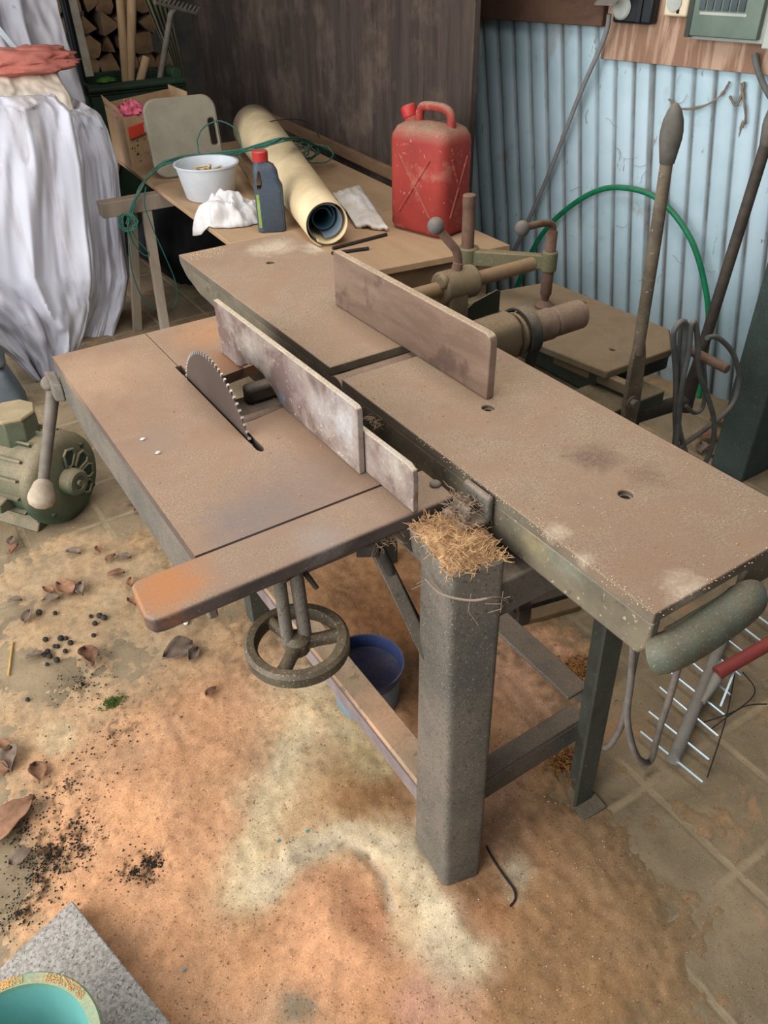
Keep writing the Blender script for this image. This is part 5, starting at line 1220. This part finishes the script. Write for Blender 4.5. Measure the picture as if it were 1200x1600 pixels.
tag(MB().cyl(A, A + d * (.4 - A.z), .022, n=14).build('stick', 'wood_handle'), 'short wooden stick end poking out of the green bin', 'stick')
IR = thing('iron_rake', on_y(250, 122, gy + .1), 'iron garden rake standing head up in the green bin', 'rake')
A, B = on_y(267, 22, gy + .12), on_y(250, 122, gy + .1); d = (B - A) / (B.z - A.z)
MB().cyl(A, A + d * (.35 - A.z), .016, n=14).build('handle', 'iron_grey', IR)
h0, h1 = on_y(242, 3, gy + .05), on_y(306, 20, gy + .12)
MB().cyl(h0, h1, .012, n=10).build('head_bar', 'iron_grey', IR)
for k in range(11):
    p = h0.lerp(h1, k / 10); MB().cyl(p, p + V((.012, -.035, .028)), .006, .003, n=8).build('tooth', 'iron_grey', IR)
MB().tube([A, A.lerp(h0.lerp(h1, .5), .6), h0.lerp(h1, .5)], [.016, .012, .012], 10).build('neck', 'iron_grey', IR)
# corrugated sheet leaning by the panel wall
pa, pb_ = on_y(222, -10, 5.2), on_y(262, -10, 5.2)
def LS(i, j):
    a = i / 40; q = pa.lerp(pb_, a) if False else pa + (pb_ - pa) * a
    e = on_y(272 + 14 * a, 110, 5.14); e = q + (e - q) * ((0.002 - q.z) / (e.z - q.z)); p = q.lerp(e, j); return p + V((0, .012 * math.sin(a * 5 * 2 * PI), 0))
mat('sheet_dull', (122, 118, 92), (100, 96, 76), nscale=6, rough=.8, bump=.1)
o = MB().grid(lambda i, j: LS(i, j), 41, 2).build('corrugated_offcut', 'sheet_dull', solid=.004); tag(o, 'pale corrugated offcut leaning beside the brown panel wall', 'sheet')
# firewood stack: split logs, each its own
ly_ = 5.75; k = 0
xa, xb = on_y(104, 60, ly_).x, on_y(252, 60, ly_).x
z = .065; row = 0
while z < 1.42:
    x = xa - .05 + (.06 if row % 2 else 0)
    while x < xb:
        r = random.uniform(.050, .074); n_ = random.choice((3, 3, 4, 4, 5, 6)); off = random.uniform(0, 6.28)
        ring_ = []
        for q in range(n_ * 2):
            a = off + PI * q / n_; rr = r * (1.06 if q % 2 == 0 else min(.98, 1.06 * math.cos(PI / n_) * random.uniform(1.0, 1.3))) * random.uniform(.92, 1.06)
            ring_.append((math.cos(a) * rr * .95, math.sin(a) * rr * 1.02))
        yj = random.uniform(-.06, .05); c = V((x + random.uniform(-.01, .01), ly_ + yj, z + random.uniform(-.012, .012)))
        LG = thing('firewood_log', c, 'split firewood log stacked end-on behind the green bin', 'log', 'split logs in the firewood stack')
        MB().prism([c + V((a, .002, b_)) for (a, b_) in ring_], (0, .38, 0)).build('bark', 'bark', LG, bevel=.006)
        MB().prism([c + V((a * .97, 0, b_ * .97)) for (a, b_) in ring_], (0, .004, 0)).build('cut_face', 'log_end', LG, bevel=.001)
        x += r * 1.85
    z += .112; row += 1
#@@RIGHT
# ------------------------------------------------------------------ fittings on the right wall
def wpx(px, py, off): return on_wall(px, py, off)
HS_ = smoothpath([wpx(800, 470, .05), wpx(830, 395, .05)] + [wpx(*q, .05) for q in ((865, 345), (920, 304), (970, 293), (1030, 312), (1080, 375), (1104, 460), (1106, 520), (1098, 580), (1085, 640), (1040, 720), (990, 760))], 8)
tag(MB().tube(HS_, .0105, 12).build('garden_hose', 'hose_green'), 'green garden hose arched against the corrugated wall', 'hose')
# long grey conduit slanting from the switch down behind the bench
pts = [wpx(952, 22, .07), wpx(944, 60, .06), wpx(905, 150, .05), wpx(850, 290, .05), wpx(790, 420, .05)]
tag(MB().tube(smoothpath(pts, 6), .0085, 12).build('conduit', 'conduit_grey'), 'thin grey conduit slanting down the corrugated wall from the black switch', 'conduit')
def wallthing(name, px0, py0, px1, py1, o0, o1, m, parent, bevel=.003):
    s0_, s1_ = sw(px0, py0, o1), sw(px1, py1, o1); z0, z1 = wpx(px0, py0, o1).z, wpx(px1, py1, o1).z
    return MB().hexa(*wbox(min(s0_, s1_), max(s0_, s1_), min(z0, z1), max(z0, z1), o0, o1)).build(name, m, parent, bevel=bevel)
SW = thing('switch', wpx(990, 20, .021), 'black round-faced switch on the plywood board at the top', 'switch')
zsw = wpx(985, 37, .06).z
MB().hexa(*wbox(sw(1018, 36, .06), sw(957, 36, .06), zsw, zsw + .14, .021, .065)).build('housing', 'switch_black', SW, bevel=.008)
cf = wpx(972, 12, .066)
MB().lathe([(.0, 0), (.034, 0), (.036, .004), (.030, .010), (0, .012)], cf, WN, 28).build('dial', 'plastic_grey', SW)
MB().hexa(*wbox(sw(1002, 20, .07), sw(994, 20, .07), zsw + .005, zsw + .13, .0652, .072)).build('rib', 'switch_black', SW, bevel=.002)
# tin flap over the switch
a, b_, c_, d_ = wpx(928, 8, .10), wpx(958, 9, .15), wpx(972, -8, .15), wpx(945, -15, .05)
tag(MB().hexa([a, b_, c_, d_], [p + V((0, 0, .003)) for p in (a, b_, c_, d_)]).build('tin_flap', 'tin_grey'), 'grey tin flap above the black switch', 'flap')
SK = thing('socket', wpx(1054, 15, .021), 'cream power socket between the black switch and the fuse box', 'socket')
zk = wpx(1052, 26, .05).z
MB().hexa(*wbox(sw(1072, 26, .05), sw(1036, 22, .05), zk, zk + .09, .021, .05)).build('housing', 'plastic_cream', SK, bevel=.006)
cs = wpx(1054, 4, .0505)
MB().lathe([(0, 0), (.018, 0), (.026, .003), (.026, .0045), (.018, .0045)], cs, WN, 28).build('outlet', 'plastic_grey', SK)
for dd in (-.008, .008): MB().cyl(cs + WD * dd + WN * .001, cs + WD * dd + WN * .0035, .003, n=10).build('pin_hole', 'void_dark', SK)
MB().hexa(*wbox((cs - WP).dot(WD) - .022, (cs - WP).dot(WD) - .012, cs.z - .03, cs.z - .018, .0502, .0512)).build('rocker', 'void_dark', SK)
FBX = thing('fuse_box', wpx(1130, 40, .021), 'grey fuse box with a tinted window on the plywood board at the top right', 'fuse box')
zfb = wpx(1120, 66, .10).z; sl0, sl1 = sw(1186, 70, .10), sw(1070, 62, .10)
MB().hexa(*wbox(sl0, sl1, zfb, zfb + .24, .021, .075)).build('housing', 'plastic_grey', FBX, bevel=.004)
MB().hexa(*wbox(sl0 + .012, sl1 + .002, zfb + .012, zfb + .235, .0752, .10)).build('window', 'box_window', FBX, bevel=.003)
MB().hexa(*wbox(sl1 - .012, sl1 + .006, zfb + .008, zfb + .238, .074, .102)).build('hinge_strip', 'box_dark', FBX, bevel=.002)
for k in range(6):
    sv = sl1 - .04 - k * .026; MB().hexa(*wbox(sv - .010, sv + .010, zfb + .085, zfb + .125, .1003, .104)).build('breaker', 'breaker', FBX, bevel=.001)
MB().hexa(*wbox(sl1 - .19, sl1 - .035, zfb + .072, zfb + .08, .1003, .102)).build('breaker_strip', 'plastic_grey', FBX)
MB().hexa(*wbox(sl0 - .13, sl0 - .003, zfb - .01, zfb + .24, .021, .09)).build('side_box', 'plastic_grey', FBX, bevel=.004)
pts = [wpx(1179, 84, .045), wpx(1183, 105, .045), wpx(1192, 130, .045), wpx(1210, 160, .045), wpx(1240, 185, .045)]
tag(MB().tube(smoothpath(pts, 6), .0095, 12).build('cable', 'cable_slate'), 'grey cable leaving the underside of the fuse box', 'cable')
# cobwebs on the wall
cw = MB()
for pl in (((1045, 155), (1065, 170), (1100, 165), (1125, 150), (1140, 128)), ((1140, 150), (1150, 165), (1158, 150), (1163, 128)), ((1158, 130), (1163, 160), (1165, 185), (1160, 200))):
    P_ = smoothpath([wpx(*q, .012) for q in pl], 5); cw.tube(P_, [.002 + .004 * random.random() for _ in P_], 6)
tag(cw.build('cobweb', 'cobweb'), 'dusty grey cobweb hanging below the plywood board', 'cobweb', kind='stuff')
cw = MB()
for k in range(34):
    p = wpx(random.uniform(790, 1190), random.uniform(130, 600), .006); pts = [p]
    a = random.uniform(0, 6.28)
    for q in range(4):
        a += random.uniform(-.8, .8); pts.append(pts[-1] + WD * math.cos(a) * .016 + V((0, 0, math.sin(a) * .013)))
    cw.tube(pts, random.uniform(.0003, .0008), 5)
tag(cw.build('cobweb_threads', 'cobweb'), 'thin dirty cobweb threads spread over the corrugated wall', 'cobweb', kind='stuff')
# grey cable hank hanging from the lever
yk = 1.16
GCB = thing('cable_hank', on_y(1068, 505, yk), 'hank of grey electric cable hung up beside the rear lever', 'cable')
def hk(pl, r=.0075): MB().tube(smoothpath([on_y(x, y, yk + dy) for (x, y, dy) in pl], 6), r, 10).build('loop', 'cable_slate', GCB)
hk([(1060, 730, .02), (1055, 660, .01), (1056, 590, 0), (1052, 530, 0), (1056, 512, 0), (1066, 502, 0), (1072, 512, 0), (1068, 560, 0), (1062, 640, 0), (1056, 700, .0)])
hk([(1075, 720, 0), (1060, 660, 0), (1066, 600, -.01), (1076, 550, -.01), (1080, 510, -.01), (1086, 506, -.01), (1090, 530, -.01), (1092, 580, -.01), (1106, 620, -.01), (1116, 660, -.01), (1112, 700, 0), (1098, 730, .02)])
hk([(1064, 505, .02), (1062, 560, .02), (1058, 640, .02), (1052, 720, .03)])
hk([(1105, 528, .06), (1122, 528, .06), (1145, 552, .05), (1155, 590, .04), (1148, 625, .03), (1128, 650, .02), (1100, 672, .01), (1060, 700, 0)])
hk([(1072, 634, .03), (1085, 645, .03), (1098, 636, .03), (1102, 600, .03), (1098, 560, .03)], .006)
# dark green steel post at the right edge
p0 = on_z(1147, 748, 0)
tag(MB().box((p0.x, p0.y - .03, 0), (p0.x + .16, p0.y + .10, 1.5)).build('steel_post', 'post_green', bevel=.006), 'dark green steel post standing at the right edge by the wall', 'post')
#@@LITTER
# ------------------------------------------------------------------ litter on the floor
def leaf(px, py, L, rot, m, z=.006, curl=.35):
    c = on_z(px, py, 0); A = Matrix.Rotation(rot, 3, 'Z') @ Matrix.Rotation(random.uniform(-.35, .35), 3, 'X')
    sd = random.uniform(0, 50)
    def P(i, j):
        t = i / 8; v = (j - 3) / 3
        wd = L * .32 * math.sin(PI * min(1, t ** .8)) ** .8 * (1 + .25 * fbm((t * 4, v, sd), 2))
        return c + V((0, 0, z + .004)) + A @ V(((t - .5) * L, v * wd, abs(v) ** 2 * L * curl * .5 + .1 * L * math.sin(t * PI) + .05 * L * fbm((t * 3, v * 2, sd + 4), 2)))
    return MB().grid(P, 9, 7).build('dry_leaf', m, None, solid=.0012)
LV_ = [(116, 868, .05), (183, 903, .05), (105, 925, .08), (130, 926, .06), (45, 968, .05), (56, 1030, .045), (140, 1033, .075), (279, 1023, .09), (303, 1029, .05), (331, 1087, .035), (21, 1190, .075), (5, 1171, .05), (60, 1213, .06), (207, 915, .04), (207, 946, .04), (175, 878, .04), (195, 877, .045), (155, 864, .035), (25, 943, .04), (76, 927, .045), (81, 942, .05), (3, 1205, .05), (12, 1300, .05), (35, 1345, .05), (25, 862, .05), (20, 850, .045), (218, 800, .04), (205, 790, .03)]
for (px, py, L) in LV_:
    o = leaf(px, py, L, random.uniform(0, 6.28), random.choice(('leaf_brown', 'leaf_brown', 'leaf_grey')), z=.008 if px > 120 else .005)
    tag(o, 'dry curled leaf on the floor left of the saw', 'leaf', 'dry leaves left of the saw')
o = leaf(22, 1288, .13, .5, 'leaf_brown', z=.008, curl=.15); tag(o, 'biggest brown leaf at the left edge of the floor', 'leaf')
for (px, py, L) in ((1105, 690, .08), (1125, 668, .09), (1140, 690, .10), (1120, 710, .09), (1150, 660, .08), (1132, 725, .08), (1095, 705, .07), (1160, 690, .07)):
    tag(leaf(px, py, L, random.uniform(0, 6.28), random.choice(('leaf_brown', 'leaf_grey'))), 'dry leaf in the litter at the foot of the corrugated wall', 'leaf', 'dry leaves at the foot of the wall')
pel = [(475, 418), (522, 418), (545, 428), (497, 457), (207, 400), (290, 402), (370, 558), (320, 535), (347, 533), (303, 575), (288, 574), (343, 600), (252, 603), (235, 620), (262, 628), (300, 648), (248, 668), (490, 518), (147, 852), (240, 540)]
for (zx, zy) in pel:
    p = on_z(zx / 3.3333, 840 + zy / 3.3333, 0); r = random.uniform(.0055, .009)
    tag(MB().ball(p + V((0, 0, r * .8 + .002)), r, (1, 1.1, .85), 10).build('pellet', 'pellet'), 'small dark round pellet on the floor in front of the motor', 'pellet', 'dark pellets on the floor')
tag(MB().cyl(on_z(20, 1003, .004), on_z(13, 1056, .004), .0028, n=8).build('straw', 'straw'), 'yellow straw lying on the floor near the left edge', 'straw')
p = on_z(290, 973, .004); tag(MB().ball(p + V((0, 0, .003)), .008, (1, 1.6, .7), 10).build('pebble', 'pebble'), 'small white pebble on the floor under the front bar', 'pebble')
mo = MB(); mc_ = on_z(176, 1098, .004)
for k in range(260):
    a, r = random.uniform(0, 6.28), random.gauss(0, .010); q = mc_ + V((math.cos(a) * r * 1.6, math.sin(a) * r, 0)); mo.tube([q, q + V((random.uniform(-.006, .006), random.uniform(-.006, .006), random.uniform(.003, .009)))], [.0012, .0005], 4)
tag(mo.build('moss', 'moss', smooth=False), 'small tuft of green moss on the sawdust', 'moss', kind='stuff')
for (px, py) in ((480, 1299), (435, 1314), (287, 1515)):
    p = on_z(px, py, .008); tag(MB().box(p - V((.0035, .0025, 0)), p + V((.0035, .0025, .001))).build('paint_flake', 'basin_teal'), 'tiny teal paint flake on the sawdust', 'flake', 'teal flakes on the sawdust')
#@@LIGHT
# ------------------------------------------------------------------ light and camera
w = bpy.data.worlds.new('sky'); scene.world = w; w.use_nodes = True
bg = w.node_tree.nodes['Background']; bg.inputs['Color'].default_value = (.80, .90, 1.0, 1); bg.inputs['Strength'].default_value = 1.0
def area(name, loc, target, sx, sy, power, colr):
    l = bpy.data.lights.new(name, 'AREA'); l.shape = 'RECTANGLE'; l.size = sx; l.size_y = sy; l.energy = power; l.color = colr
    o = bpy.data.objects.new(name, l); col.objects.link(o); o.location = loc
    o.rotation_euler = (V(target) - V(loc)).to_track_quat('-Z', 'Y').to_euler(); return o
area('daylight_opening', (-2.6, 1.0, 1.9), (.6, 1.4, .5), 4.0, 2.2, 130, (1.0, .97, .93))
area('overhead_fill', (.9, 1.6, 2.43), (.9, 1.6, 0), 1.2, 2.6, 30, (1.0, .98, .95))  # added overhead fill to brighten the machine beds; the roof has no opening here
cam = bpy.data.cameras.new('camera'); co = bpy.data.objects.new('camera', cam); col.objects.link(co); scene.camera = co
cam.sensor_fit = 'VERTICAL'; cam.sensor_height = 36; cam.lens = FPX / 1600 * 36; cam.clip_start = .02; cam.clip_end = 60
# camera axes in the world: right, up, backward
rt = V((CX.x, CY.x, CZ.x)); dnv = V((CX.y, CY.y, CZ.y)); fw = V((CX.z, CY.z, CZ.z))
M = Matrix(((rt.x, -dnv.x, -fw.x, 0), (rt.y, -dnv.y, -fw.y, 0), (rt.z, -dnv.z, -fw.z, HC), (0, 0, 0, 1))); co.matrix_world = M
vs_ = scene.view_settings; vs_.view_transform = 'Standard'; vs_.look = 'None'; vs_.gamma = 1; vs_.use_curve_mapping = False; vs_.exposure = .5
